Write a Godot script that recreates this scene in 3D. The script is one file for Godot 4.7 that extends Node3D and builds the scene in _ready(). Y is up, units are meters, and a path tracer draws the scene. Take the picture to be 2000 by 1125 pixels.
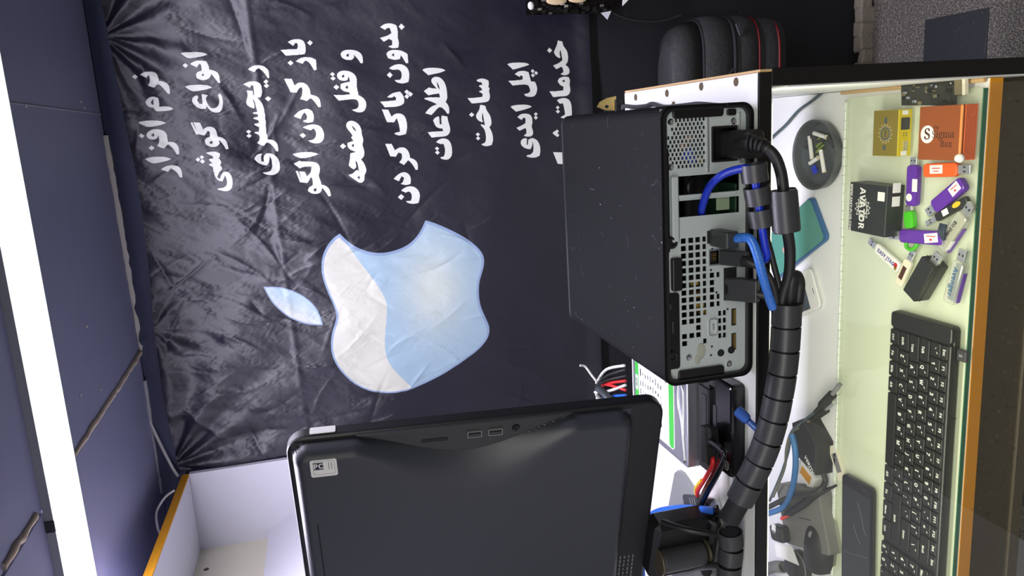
extends Node3D
# A phone-repair counter seen from the customer's side: desk with two computers over a lit glass-fronted shelf, a printed banner on the wall behind.
# The photograph was taken with the phone on its side, so the camera is rolled by about ninety degrees; y is the real up.

var names := {}
var mats := {}

class MB:
	var v := PackedVector3Array()
	var n := PackedVector3Array()
	var u := PackedVector2Array()
	func tri(a: Vector3, b: Vector3, c: Vector3, na: Vector3, nb: Vector3, nc: Vector3, ua := Vector2.ZERO, ub := Vector2.ZERO, uc := Vector2.ZERO) -> void:
		if (b - a).cross(c - a).dot(na + nb + nc) > 0.0:
			v.append_array([a, c, b]); n.append_array([na, nc, nb]); u.append_array([ua, uc, ub])
		else:
			v.append_array([a, b, c]); n.append_array([na, nb, nc]); u.append_array([ua, ub, uc])
	func quad(a: Vector3, b: Vector3, c: Vector3, d: Vector3, nn: Vector3, uvs := [Vector2(0, 0), Vector2(1, 0), Vector2(1, 1), Vector2(0, 1)]) -> void:
		tri(a, b, c, nn, nn, nn, uvs[0], uvs[1], uvs[2]); tri(a, c, d, nn, nn, nn, uvs[0], uvs[2], uvs[3])
	func face(p: Array, mid: Vector3) -> void:
		var nn: Vector3 = (p[1] - p[0]).cross(p[2] - p[0])
		if nn.length() < 1e-14:
			return
		nn = nn.normalized()
		if nn.dot(p[0] - mid) < 0.0:
			nn = -nn
		for i in range(1, p.size() - 1):
			tri(p[0], p[i], p[i + 1], nn, nn, nn)
	func box(c: Vector3, s: Vector3, b := 0.0, basis := Basis()) -> MB:
		var h := s * 0.5
		b = minf(b, minf(h.x, minf(h.y, h.z)) * 0.9)
		var q := []
		for k in 8:
			var sg := Vector3(1 if k & 1 else -1, 1 if k & 2 else -1, 1 if k & 4 else -1)
			q.append([c + basis * (sg * Vector3(h.x, h.y - b, h.z - b)), c + basis * (sg * Vector3(h.x - b, h.y, h.z - b)), c + basis * (sg * Vector3(h.x - b, h.y - b, h.z))])
		for ax in 3:
			var i1: int = [2, 4, 1][ax]
			var i2: int = [4, 1, 2][ax]
			var f: int = [1, 2, 4][ax]
			for sd in 2:
				var k0: int = f * sd
				face([q[k0][ax], q[k0 + i1][ax], q[k0 + i1 + i2][ax], q[k0 + i2][ax]], c)
			if b > 0.0:
				for e in 4:
					var k0: int = (i1 if e & 1 else 0) + (i2 if e & 2 else 0)
					var a1: int = (ax + 1) % 3
					var a2: int = (ax + 2) % 3
					face([q[k0][a1], q[k0 + f][a1], q[k0 + f][a2], q[k0][a2]], c)
		if b > 0.0:
			for k in 8:
				face(q[k], c)
		return self
	func prism(poly: PackedVector2Array, z0: float, z1: float, bev := 0.0, t := Transform3D(), bev_back := 0.0, smooth_deg := 40.0) -> MB:
		# a polygon in x and y, extruded from z0 to z1, the z1 rim chamfered
		if Geometry2D.is_polygon_clockwise(poly):
			poly = poly.duplicate(); poly.reverse()
		var m := poly.size()
		var en := []
		for i in m:
			var d := poly[(i + 1) % m] - poly[i]
			en.append(Vector2(d.y, -d.x).normalized())
		var inset := func(by: float) -> PackedVector2Array:
			var r := PackedVector2Array()
			for i in m:
				var a: Vector2 = en[(i + m - 1) % m]
				var b: Vector2 = en[i]
				r.append(poly[i] - (a + b) / maxf(0.35, 1.0 + a.dot(b)) * by)
			return r
		var rings := [[poly, z0 + bev_back]]
		if bev_back > 0.0:
			rings.push_front([inset.call(bev_back), z0])
		rings.append([poly, z1 - bev])
		if bev > 0.0:
			rings.append([inset.call(bev * 0.3), z1 - bev * 0.3]); rings.append([inset.call(bev), z1])
		var slope := []
		for k in rings.size() - 1:
			var s := 0.0
			if bev > 0.0 and k >= rings.size() - 3:
				s = 0.42 if k == rings.size() - 3 else 2.3
			if bev_back > 0.0 and k == 0:
				s = -1.0
			slope.append(s)
		for k in rings.size() - 1:
			var r0: PackedVector2Array = rings[k][0]
			var r1: PackedVector2Array = rings[k + 1][0]
			for i in m:
				var j := (i + 1) % m
				var e: Vector2 = en[i]
				var ep: Vector2 = en[(i + m - 1) % m]
				var ex: Vector2 = en[j]
				var lim := cos(deg_to_rad(smooth_deg))
				var a2 := ((e + ep).normalized()) if e.dot(ep) > lim else e
				var b2 := ((e + ex).normalized()) if e.dot(ex) > lim else e
				var na := (t.basis * Vector3(a2.x, a2.y, slope[k])).normalized()
				var nb := (t.basis * Vector3(b2.x, b2.y, slope[k])).normalized()
				var p := [t * Vector3(r0[i].x, r0[i].y, rings[k][1]), t * Vector3(r0[j].x, r0[j].y, rings[k][1]), t * Vector3(r1[j].x, r1[j].y, rings[k + 1][1]), t * Vector3(r1[i].x, r1[i].y, rings[k + 1][1])]
				tri(p[0], p[1], p[2], na, nb, nb); tri(p[0], p[2], p[3], na, nb, na)
		cap(rings[0][0], z0, t, -1.0); cap(rings[-1][0], z1, t, 1.0)
		return self
	func cap(poly: PackedVector2Array, z: float, t: Transform3D, s: float) -> void:
		var idx := Geometry2D.triangulate_polygon(poly)
		var nn := (t.basis * Vector3(0, 0, s)).normalized()
		var lo := poly[0]
		var hi := poly[0]
		for p in poly:
			lo = lo.min(p); hi = hi.max(p)
		var w := hi - lo
		for i in range(0, idx.size(), 3):
			var a := poly[idx[i]]
			var b := poly[idx[i + 1]]
			var c := poly[idx[i + 2]]
			tri(t * Vector3(a.x, a.y, z), t * Vector3(b.x, b.y, z), t * Vector3(c.x, c.y, z), nn, nn, nn, Vector2((a.x - lo.x) / w.x, (hi.y - a.y) / w.y), Vector2((b.x - lo.x) / w.x, (hi.y - b.y) / w.y), Vector2((c.x - lo.x) / w.x, (hi.y - c.y) / w.y))
	func ring(outer: PackedVector2Array, inner: PackedVector2Array, z0: float, z1: float, t := Transform3D()) -> MB:
		# two outlines with equally many points
		var m := outer.size()
		for i in m:
			var j := (i + 1) % m
			var f := func(p: Vector2, z: float) -> Vector3: return t * Vector3(p.x, p.y, z)
			var zz := t.basis.z.normalized()
			var oi := outer[i]
			var oj := outer[j]
			var ii := inner[i]
			var ij := inner[j]
			var d := oj - oi
			var no := t.basis * Vector3(d.y, -d.x, 0).normalized()
			if no.dot(t.basis * Vector3(oi.x - ii.x, oi.y - ii.y, 0)) < 0.0:
				no = -no
			quad(f.call(oi, z1), f.call(oj, z1), f.call(ij, z1), f.call(ii, z1), zz)
			quad(f.call(oi, z0), f.call(oj, z0), f.call(ij, z0), f.call(ii, z0), -zz)
			quad(f.call(oi, z0), f.call(oj, z0), f.call(oj, z1), f.call(oi, z1), no)
			quad(f.call(ii, z0), f.call(ij, z0), f.call(ij, z1), f.call(ii, z1), -no)
		return self
	func tube(pts: Array, r, sides := 10, steps := 6, flat := 1.0) -> MB:
		# a round cable through the points; r is one radius or one per point
		var c := []
		var rr := []
		var m := pts.size()
		for i in m - 1:
			var p0: Vector3 = pts[maxi(i - 1, 0)]
			var p1: Vector3 = pts[i]
			var p2: Vector3 = pts[i + 1]
			var p3: Vector3 = pts[mini(i + 2, m - 1)]
			for k in steps + (1 if i == m - 2 else 0):
				var s := float(k) / steps
				c.append(0.5 * ((2.0 * p1) + (p2 - p0) * s + (2.0 * p0 - 5.0 * p1 + 4.0 * p2 - p3) * s * s + (3.0 * p1 - p0 - 3.0 * p2 + p3) * s * s * s))
				rr.append(lerpf(r[i], r[i + 1], s) if r is Array else float(r))
		var up := Vector3.UP
		var last := []
		var dirs := []
		for i in c.size():
			dirs.append((c[mini(i + 1, c.size() - 1)] - c[maxi(i - 1, 0)]).normalized())
		if absf(dirs[0].dot(up)) > 0.95:
			up = Vector3.RIGHT
		for i in c.size():
			up = (up - dirs[i] * up.dot(dirs[i])).normalized()
			var side: Vector3 = dirs[i].cross(up)
			var now := []
			for k in sides:
				var a := TAU * k / sides
				now.append((side * cos(a) + up * sin(a) * flat))
			if i > 0:
				for k in sides:
					var j := (k + 1) % sides
					tri(c[i - 1] + last[k] * rr[i - 1], c[i - 1] + last[j] * rr[i - 1], c[i] + now[j] * rr[i], last[k], last[j], now[j])
					tri(c[i - 1] + last[k] * rr[i - 1], c[i] + now[j] * rr[i], c[i] + now[k] * rr[i], last[k], now[j], now[k])
			if i == 0 or i == c.size() - 1:
				var nn: Vector3 = -dirs[i] if i == 0 else dirs[i]
				for k in range(1, sides - 1):
					tri(c[i] + now[0] * rr[i], c[i] + now[k] * rr[i], c[i] + now[k + 1] * rr[i], nn, nn, nn)
			last = now
		return self
	func lathe(prof: Array, seg := 32, t := Transform3D(), sharp := true) -> MB:
		# profile of (radius, height) turned round y
		for i in prof.size() - 1:
			var a: Vector2 = prof[i]
			var b: Vector2 = prof[i + 1]
			var d := b - a
			var nn := Vector2(d.y, -d.x).normalized()
			for k in seg:
				var a0 := TAU * k / seg
				var a1 := TAU * (k + 1) / seg
				var e0 := Vector3(cos(a0), 0, sin(a0))
				var e1 := Vector3(cos(a1), 0, sin(a1))
				var n0 := (t.basis * (e0 * nn.x + Vector3.UP * nn.y)).normalized()
				var n1 := (t.basis * (e1 * nn.x + Vector3.UP * nn.y)).normalized()
				var p := [t * (e0 * a.x + Vector3.UP * a.y), t * (e1 * a.x + Vector3.UP * a.y), t * (e1 * b.x + Vector3.UP * b.y), t * (e0 * b.x + Vector3.UP * b.y)]
				if a.x > 1e-6:
					tri(p[0], p[1], p[2], n0, n1, n1)
				if b.x > 1e-6:
					tri(p[0], p[2], p[3], n0, n1, n0)
		return self
	func plate(lo: Vector2, hi: Vector2, holes: Array, z0: float, z1: float, t := Transform3D()) -> MB:
		# a flat sheet with rectangular holes (Rect2) cut through it
		var xs := [lo.x, hi.x]
		var ys := [lo.y, hi.y]
		for h in holes:
			xs.append(h.position.x); xs.append(h.end.x); ys.append(h.position.y); ys.append(h.end.y)
		xs.sort(); ys.sort()
		var f := func(x: float, y: float, z: float) -> Vector3: return t * Vector3(x, y, z)
		for j in ys.size() - 1:
			if ys[j + 1] - ys[j] < 1e-7:
				continue
			var yc: float = (ys[j] + ys[j + 1]) * 0.5
			if yc < lo.y or yc > hi.y:
				continue
			var start = null
			for i in xs.size():
				var solid := false
				if i < xs.size() - 1:
					var xc: float = (xs[i] + xs[i + 1]) * 0.5
					solid = xc > lo.x and xc < hi.x
					if solid:
						for h in holes:
							if h.has_point(Vector2(xc, yc)):
								solid = false
								break
				if solid and start == null:
					start = xs[i]
				elif not solid and start != null:
					quad(f.call(start, ys[j], z1), f.call(xs[i], ys[j], z1), f.call(xs[i], ys[j + 1], z1), f.call(start, ys[j + 1], z1), t.basis.z)
					start = null
		for h in holes:
			var a: Vector2 = h.position
			var b: Vector2 = h.end
			quad(f.call(a.x, a.y, z0), f.call(b.x, a.y, z0), f.call(b.x, a.y, z1), f.call(a.x, a.y, z1), t.basis.y)
			quad(f.call(a.x, b.y, z0), f.call(b.x, b.y, z0), f.call(b.x, b.y, z1), f.call(a.x, b.y, z1), -t.basis.y)
			quad(f.call(a.x, a.y, z0), f.call(a.x, b.y, z0), f.call(a.x, b.y, z1), f.call(a.x, a.y, z1), t.basis.x)
			quad(f.call(b.x, a.y, z0), f.call(b.x, b.y, z0), f.call(b.x, b.y, z1), f.call(b.x, a.y, z1), -t.basis.x)
		return self
	func ball(c: Vector3, r: Vector3, seg := 16, basis := Basis()) -> MB:
		for j in seg / 2:
			for i in seg:
				var q := []
				for e in [[0, 0], [1, 0], [1, 1], [0, 1]]:
					var th: float = PI * (j + e[1]) / (seg / 2)
					var ph: float = TAU * (i + e[0]) / seg
					q.append(Vector3(sin(th) * cos(ph), cos(th), sin(th) * sin(ph)))
				var ns := q.map(func(d): return (basis * (d / r)).normalized())
				if j > 0:
					tri(c + basis * (q[0] * r), c + basis * (q[1] * r), c + basis * (q[2] * r), ns[0], ns[1], ns[2])
				if j < seg / 2 - 1 or true:
					tri(c + basis * (q[0] * r), c + basis * (q[2] * r), c + basis * (q[3] * r), ns[0], ns[2], ns[3])
		return self
	func text(s: String, height: float, t: Transform3D, thick := 0.0003, bold := true, serif := false) -> MB:
		# lettering centred at t, reading along its x
		var tm := TextMesh.new()
		var f := SystemFont.new()
		f.font_names = PackedStringArray(["Droid Serif" if serif else "Droid Sans"])
		f.font_weight = 700 if bold else 400
		tm.font = f; tm.text = s; tm.font_size = 32; tm.pixel_size = height / 23.0; tm.depth = thick; tm.curve_step = 3.0
		var arr := tm.get_mesh_arrays()
		if arr.size() == 0 or arr[Mesh.ARRAY_VERTEX] == null:
			return self
		var vv: PackedVector3Array = arr[Mesh.ARRAY_VERTEX]
		var nn: PackedVector3Array = arr[Mesh.ARRAY_NORMAL]
		var ix = arr[Mesh.ARRAY_INDEX]
		var cnt: int = ix.size() if ix != null and ix.size() > 0 else vv.size()
		for i in range(0, cnt, 3):
			var k := []
			for e in 3:
				k.append(ix[i + e] if ix != null and ix.size() > 0 else i + e)
			tri(t * vv[k[0]], t * vv[k[1]], t * vv[k[2]], (t.basis * nn[k[0]]).normalized(), (t.basis * nn[k[1]]).normalized(), (t.basis * nn[k[2]]).normalized())
		return self
	func mesh() -> ArrayMesh:
		var a := []
		a.resize(Mesh.ARRAY_MAX)
		a[Mesh.ARRAY_VERTEX] = v; a[Mesh.ARRAY_NORMAL] = n; a[Mesh.ARRAY_TEX_UV] = u
		var m := ArrayMesh.new()
		m.add_surface_from_arrays(Mesh.PRIMITIVE_TRIANGLES, a)
		return m

func rrect(w: float, h: float, r: float, k := 5, c := Vector2.ZERO) -> PackedVector2Array:
	var p := PackedVector2Array()
	r = minf(r, minf(w, h) * 0.499)
	for q in 4:
		var cc := c + Vector2((w * 0.5 - r) * (1 if q == 0 or q == 3 else -1), (h * 0.5 - r) * (1 if q < 2 else -1))
		for i in k + 1:
			var a := (q + float(i) / k) * PI * 0.5
			p.append(cc + Vector2(cos(a), sin(a)) * r)
	return p

func disc(r: float, k := 20, c := Vector2.ZERO) -> PackedVector2Array:
	var p := PackedVector2Array()
	for i in k:
		p.append(c + Vector2(cos(TAU * i / k), sin(TAU * i / k)) * r)
	return p

func shape() -> MB:
	return MB.new()

func numbered(called: String) -> String:
	var k: int = names.get(called, 0)
	names[called] = k + 1
	return called if k == 0 else "%s_%03d" % [called, k]

func tag(o: Node3D, label: String, category: String, group := "") -> Node3D:
	o.set_meta("label", label); o.set_meta("category", category)
	if group != "":
		o.set_meta("group", group)
	return o

func thing(called: String, label: String, category: String, at := Vector3.ZERO, basis := Basis(), group := "") -> Node3D:
	var o := Node3D.new()
	o.name = numbered(called)
	add_child(o)
	o.transform = Transform3D(basis, at)
	return tag(o, label, category, group)

func put(mb: MB, called: String, m: Material, parent: Node = null) -> MeshInstance3D:
	var o := MeshInstance3D.new()
	o.mesh = mb.mesh()
	o.material_override = m
	if parent == null:
		o.name = numbered(called)
		add_child(o)
	else:
		var k := 0
		var nm := called
		while parent.has_node(nm):
			k += 1
			nm = "%s_%03d" % [called, k]
		o.name = nm
		parent.add_child(o)
	return o

func struct(mb: MB, called: String, m: Material, label := "") -> MeshInstance3D:
	var o := put(mb, called, m)
	o.set_meta("kind", "structure")
	if label != "":
		o.set_meta("label", label)
	return o

func M(key: String, col := Color.WHITE, rough := 0.6, metal := 0.0, spec := 0.5) -> StandardMaterial3D:
	if mats.has(key):
		return mats[key]
	var m := StandardMaterial3D.new()
	m.resource_name = key
	m.albedo_color = col; m.roughness = rough; m.metallic = metal; m.metallic_specular = spec
	mats[key] = m
	return m

func rgb(r: int, g: int, b: int) -> Color:
	return Color8(r, g, b)

func noise(kind: int, freq: float, octaves := 3, sd := 1) -> FastNoiseLite:
	var f := FastNoiseLite.new()
	f.noise_type = kind; f.frequency = freq; f.fractal_octaves = octaves; f.seed = sd
	return f

func bumps(m: StandardMaterial3D, freq: float, strength: float, scale: float, size := 256, ridged := false, sd := 3) -> StandardMaterial3D:
	# fine relief, laid on in world axes
	var t := NoiseTexture2D.new()
	t.width = size; t.height = size; t.seamless = true; t.as_normal_map = true; t.bump_strength = 4.0
	var f := noise(FastNoiseLite.TYPE_SIMPLEX_SMOOTH, freq, 4, sd)
	if ridged:
		f.fractal_type = FastNoiseLite.FRACTAL_RIDGED
	t.noise = f
	m.normal_enabled = true; m.normal_texture = t; m.normal_scale = strength
	m.uv1_triplanar = true; m.uv1_world_triplanar = true; m.uv1_scale = Vector3.ONE * scale
	return m

func specks(m: StandardMaterial3D, base: Color, marks: Array, count: int, px: int, scale: float, sd: int, grain := 0.0) -> StandardMaterial3D:
	# a worn surface: small chips, dust and scratches strewn over the base colour
	var im := Image.create(px, px, false, Image.FORMAT_RGB8)
	im.fill(base)
	var r := RandomNumberGenerator.new()
	r.seed = sd
	if grain > 0.0:
		for y in px:
			for x in px:
				var g := r.randf_range(-grain, grain)
				im.set_pixel(x, y, Color(base.r + g, base.g + g, base.b + g))
	for i in count:
		var c: Color = marks[r.randi() % marks.size()]
		var x := r.randi() % px
		var y := r.randi() % px
		if r.randf() < 0.82:
			var w := 1 + r.randi() % 2
			im.fill_rect(Rect2i(x, y, w, 1 + r.randi() % 2), base.lerp(c, r.randf_range(0.25, 1.0)))
		else:
			var a := r.randf() * TAU
			var ln := r.randi_range(4, 22)
			for k in ln:
				im.set_pixel(posmod(x + int(cos(a) * k), px), posmod(y + int(sin(a) * k), px), base.lerp(c, 0.35))
				a += r.randf_range(-0.08, 0.08)
	m.albedo_color = Color.WHITE
	m.albedo_texture = ImageTexture.create_from_image(im)
	m.uv1_triplanar = true; m.uv1_world_triplanar = true; m.uv1_scale = Vector3.ONE * scale
	return m

func _ready() -> void:
	# ---- camera, sky, lights, exposure
	var cam := Camera3D.new()
	cam.name = "camera"
	cam.keep_aspect = Camera3D.KEEP_HEIGHT
	cam.fov = 41.11
	cam.near = 0.02
	cam.transform = Transform3D(Basis(Vector3(-0.0577, -0.9669, 0.2487), Vector3(0.9777, -0.1051, -0.1818), Vector3(0.2019, 0.2326, 0.9514)).orthonormalized(), Vector3(0, 1.2, 0))
	add_child(cam)
	cam.current = true
	var env := Environment.new()
	env.background_mode = Environment.BG_COLOR
	env.background_color = Color(0.01, 0.01, 0.012)
	env.ambient_light_source = Environment.AMBIENT_SOURCE_DISABLED
	env.tonemap_mode = Environment.TONE_MAPPER_LINEAR
	env.tonemap_exposure = 0.6
	env.sdfgi_enabled = true; env.ssao_enabled = true; env.ssil_enabled = true
	var we := WorldEnvironment.new()
	we.name = "world_environment"
	we.environment = env
	add_child(we)
	area("tube_light", Vector3(-0.05, 1.536, -0.997), Vector2(1.42, 0.10), Vector3(-90, 0, 0), Color(0.925, 0.905, 1.0), 3.0)
	area("unseen_shop_light", Vector3(-0.05, 1.536, 0.45), Vector2(1.42, 0.10), Vector3(-90, 0, 0), Color(1.0, 0.985, 0.95), 3.3)  # out of view, placed to light the sides that face the viewer
	area("unseen_showcase_light", Vector3(-0.36, 0.7615, -0.684), Vector2(0.72, 0.010), Vector3(-90, 0, 0), Color(1.0, 0.985, 0.88), 0.24)  # unseen under the worktop, placed to brighten the shelf
	materials()
	room()
	counter()
	banner()
	cabinet()
	monitor()
	tower()
	desk_things()
	cables()
	shelf_things()
	glass_things()
	keyboard()
	behind()

func area(called: String, at: Vector3, size: Vector2, turn: Vector3, col: Color, energy: float) -> void:
	var l := AreaLight3D.new()
	l.name = called
	l.area_size = size; l.light_color = col; l.light_energy = energy
	l.area_range = 8.0; l.area_attenuation = 2.0
	l.shadow_enabled = true
	l.position = at; l.rotation_degrees = turn
	add_child(l)

func materials() -> void:
	bumps(M("navy_with_glare", rgb(132, 135, 164), 0.5), 0.02, 0.12, 1.6)  # navy raised in tone, lamp glare put into the colour
	M("foam", rgb(214, 210, 200), 0.9)
	M("tape", rgb(168, 168, 172), 0.8)
	M("white_board", rgb(236, 238, 236), 0.4)
	M("cream_board", rgb(226, 222, 200), 0.45)
	M("white_side", rgb(214, 214, 222), 0.42)
	M("orange_edge", rgb(214, 148, 26), 0.5)
	M("chipboard", rgb(196, 164, 118), 0.85)
	M("black_edge", rgb(14, 14, 16), 0.35)
	M("black_plastic", rgb(20, 20, 22), 0.42)
	M("black_rubber", rgb(30, 30, 32), 0.5)
	M("black_matte", rgb(15, 15, 17), 0.75)
	M("steel", rgb(186, 196, 196), 0.45, 0.15)
	M("bright_steel", rgb(206, 210, 212), 0.3, 0.85)
	M("chrome", rgb(226, 228, 230), 0.18, 1.0)
	M("gold", rgb(214, 178, 92), 0.3, 0.9)
	M("brass", rgb(190, 168, 104), 0.35, 0.9)
	M("white_plastic", rgb(236, 236, 232), 0.4)
	M("paper", rgb(238, 238, 234), 0.7)
	M("ink", rgb(24, 24, 28), 0.7)
	M("grey_ink", rgb(120, 120, 124), 0.7)
	M("red", rgb(196, 30, 34), 0.5)
	M("yellow_wire", rgb(226, 190, 40), 0.45)
	M("blue_wire", rgb(26, 52, 190), 0.35)
	M("blue_cable", rgb(40, 100, 196), 0.35)
	M("sky_cable", rgb(52, 112, 172), 0.4)
	M("green_board", rgb(30, 62, 44), 0.5)
	M("grey_plastic", rgb(120, 122, 122), 0.5)
	M("dark_grey", rgb(58, 58, 62), 0.42)

func room() -> void:
	var wall := bumps(M("wall_paint", rgb(26, 27, 36), 0.6), 0.03, 0.25, 2.0)
	specks(M("low_wall", Color.WHITE, 0.75), rgb(22, 23, 28), [rgb(120, 118, 110), rgb(60, 60, 62)], 40, 512, 1.1, 5)
	struct(shape().box(Vector3(0.1, 0.775, -1.551), Vector3(1.9, 1.55, 0.08)), "wall_back", M("low_wall"))
	struct(shape().box(Vector3(-0.82, 0.775, 0.05), Vector3(0.04, 1.55, 3.3)), "wall_left", M("white_side"))
	struct(shape().box(Vector3(1.02, 0.775, 0.05), Vector3(0.04, 1.55, 3.3)), "wall_right", M("unseen_dark_wall", rgb(58, 58, 66), 0.7))  # out of view, toned dark to weaken reflections in the glass pane
	struct(shape().box(Vector3(0.1, 0.775, 1.64), Vector3(1.9, 1.55, 0.08)), "wall_front", M("unseen_dark_wall", rgb(58, 58, 66), 0.7))  # unseen behind the viewer, dark tone cuts the light it throws back
	# terrazzo floor: speckled stone with dark square tiles let in
	var st := StandardMaterial3D.new()
	st.roughness = 0.75
	var im := Image.create(512, 512, false, Image.FORMAT_RGB8)
	var fn := noise(FastNoiseLite.TYPE_CELLULAR, 0.11, 2, 8)
	var f2 := noise(FastNoiseLite.TYPE_SIMPLEX, 0.2, 2, 9)
	for y in 512:
		for x in 512:
			var g := clampf(0.56 + fn.get_noise_2d(x, y) * 0.32 + f2.get_noise_2d(x, y) * 0.34, 0.12, 0.86)
			im.set_pixel(x, y, Color(g, g * 0.965, g * 0.89))
	st.albedo_texture = ImageTexture.create_from_image(im)
	st.uv1_triplanar = true; st.uv1_world_triplanar = true; st.uv1_scale = Vector3.ONE * 3.2
	var fl := struct(shape().box(Vector3(0.1, -0.05, 0.05), Vector3(1.9, 0.1, 3.3)), "floor", st)
	var dark := specks(M("dark_tile", Color.WHITE, 0.6), rgb(46, 49, 52), [rgb(110, 110, 108)], 160, 256, 4.0, 11, 0.02)
	for q in [Vector2(0.089, -1.262), Vector2(0.089, -0.9), Vector2(0.5, -1.262), Vector2(-0.25, -1.262), Vector2(0.5, -0.9)]:
		put(shape().box(Vector3(q.x, 0.001, q.y), Vector3(0.30 if q.x > 1 else 0.15, 0.004, 0.15), 0.001), "tile", dark, fl)
	# crumbling skirting where wall and floor meet
	var sk := shape()
	var r := RandomNumberGenerator.new()
	r.seed = 21
	for i in 60:
		var x := -0.76 + i * 0.029
		sk.box(Vector3(x, 0.008 + r.randf() * 0.012, -1.502 + r.randf_range(-0.003, 0.012)), Vector3(0.034, 0.022 + r.randf() * 0.02, 0.018 + r.randf() * 0.016), 0.004, Basis(Vector3.UP, r.randf_range(-0.3, 0.3)))
	struct(sk, "trim_1", bumps(M("plaster", rgb(150, 142, 128), 0.95), 0.05, 0.8, 9.0))
	# ceiling boards, their seams and the foam squeezed out along them
	var ce := struct(shape().box(Vector3(0.1, 1.60, 0.05), Vector3(1.9, 0.08, 3.3)), "ceiling", M("wall_paint"))
	for b in [[-0.80, -0.80, -0.3645, -0.556], [-0.3615, -0.553, 0.0665, 0.0665], [0.0675, 0.0675, 0.56, 0.56], [0.564, 0.564, 1.0, 1.0]]:
		put(shape().prism(PackedVector2Array([Vector2(b[0], 1.505), Vector2(b[1], -1.1), Vector2(b[3], -1.1), Vector2(b[2], 1.505)]), 1.549, 1.561, 0.0, flatx(Vector3.ZERO), 0.0012), "ceiling_panel", M("navy_with_glare"), ce)
	put(shape().tube([Vector3(0.067, 1.5492, -1.505), Vector3(0.067, 1.5492, 1.59)], 0.0016, 6, 1), "seam_bead", M("bead", rgb(150, 152, 170), 0.5), ce)
	struct(shape().box(Vector3(0.1, 1.41, -1.5095), Vector3(1.8, 0.278, 0.003), 0.0005), "trim_7", M("navy_wall", rgb(58, 63, 90), 0.55))
	for q in [Vector3(-0.2473, 1.5480, -1.2218), Vector3(-0.3280, 1.5480, -1.1417), Vector3(-0.3505, 1.5480, -1.2343), Vector3(0.0832, 1.5480, -1.3881), Vector3(0.0651, 1.5480, -1.1317), Vector3(0.0742, 1.5480, -1.4030)]:
		put(shape().box(q, Vector3(0.0034, 0.0014, 0.0042), 0.0003, Basis(Vector3.UP, q.x * 9.0)), "paint_chip", M("foam"), ce)
	var rough := func(a: Vector3, b: Vector3, w0: float, w1: float, h: float, sd: int) -> MB:
		var g := RandomNumberGenerator.new()
		g.seed = sd
		var m := shape()
		var nn := int(a.distance_to(b) / 0.012) + 1
		var pts := []
		var rad := []
		for i in nn + 1:
			var t := float(i) / nn
			pts.append(a.lerp(b, t) + Vector3(g.randf_range(-1, 1), 0, g.randf_range(-1, 1)) * 0.0014)
			rad.append(lerpf(w0, w1, t) * g.randf_range(0.75, 1.2))
		return m.tube(pts, rad, 8, 2, h)
	struct(rough.call(Vector3(0.0294, 1.5480, -1.5034), Vector3(-0.3644, 1.5480, -1.5198), 0.0085, 0.0135, 0.6, 4), "trim_2", M("foam"))
	struct(rough.call(Vector3(-0.3657, 1.5480, -1.5097), Vector3(-0.3895, 1.5480, -1.0762), 0.0060, 0.0042, 0.6, 5), "trim_3", bumps(M("raw_wood", rgb(196, 180, 160), 0.9), 0.05, 0.5, 8.0))
	struct(rough.call(Vector3(-0.4005, 1.5480, -0.9220), Vector3(-0.4049, 1.5480, -0.8187), 0.0045, 0.0055, 0.6, 6), "trim_4", M("raw_wood"))
	struct(rough.call(Vector3(-0.4180, 1.5473, -1.5040), Vector3(-0.6446, 1.5532, -1.5040), 0.008, 0.015, 0.35, 7), "trim_5", M("tape"))
	# batten across the near ceiling
	struct(shape().box(Vector3(-0.60, 1.543, -0.70), Vector3(0.30, 0.012, 0.05), 0.002, Basis(Vector3.UP, 0.35)), "trim_6", M("navy_with_glare"))
	# thin white wires clipped under the ceiling by the cabinet
	var w1 := put(shape().tube([Vector3(-0.4817, 1.5535, -1.4980), Vector3(-0.5419, 1.5374, -1.4960), Vector3(-0.5926, 1.5223, -1.4940), Vector3(-0.6122, 1.5137, -1.4920)], 0.0028, 8), "wire", M("wire_white", rgb(206, 204, 196), 0.5))
	tag(w1, "straight pale wire slanting down the wall to the cabinet corner", "wire")
	var w2 := put(shape().tube([Vector3(-0.6004, 1.5048, -1.4000), Vector3(-0.6025, 1.5172, -1.3800), Vector3(-0.6179, 1.5293, -1.3600), Vector3(-0.6373, 1.5268, -1.3400), Vector3(-0.6434, 1.5200, -1.3200), Vector3(-0.6619, 1.5249, -1.3100)], 0.0022, 8), "wire", M("wire_white"))
	tag(w2, "curved pale wire hanging loose above the orange cabinet edge", "wire")
	# ceiling light fittings; the second is out of view and lights the counter front
	var glow := M("light_cover", rgb(250, 250, 248), 0.4)
	glow.emission_enabled = true; glow.emission = Color(1, 0.99, 0.97); glow.emission_energy_multiplier = 6.0
	for k in 2:
		var zc: float = [-0.997, 0.45][k]
		var t := thing("ceiling_light", ["long white strip light with slim grey frame on the dark ceiling above the banner", "unseen white strip light on the ceiling over the customer side, lighting the counter front"][k], "ceiling light", Vector3(-0.05, 1.549, zc))
		put(shape().ring(rrect(1.46, 0.110, 0.003, 2), rrect(1.456, 0.106, 0.002, 2), 0.0, 0.0092, Transform3D(Basis(Vector3.RIGHT, Vector3(0, 0, 1), Vector3.DOWN), Vector3.ZERO)), "housing", M("light_housing", rgb(176, 182, 186), 0.4), t)
		put(shape().box(Vector3(0, -0.0082, 0), Vector3(1.455, 0.0016, 0.1058)), "diffuser", glow, t)
		for s in [-0.375, 0.5]:
			put(shape().box(Vector3(s, -0.005, 0.0556), Vector3(0.014, 0.0104, 0.003), 0.0005), "clip", M("dark_grey"), t)

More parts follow.
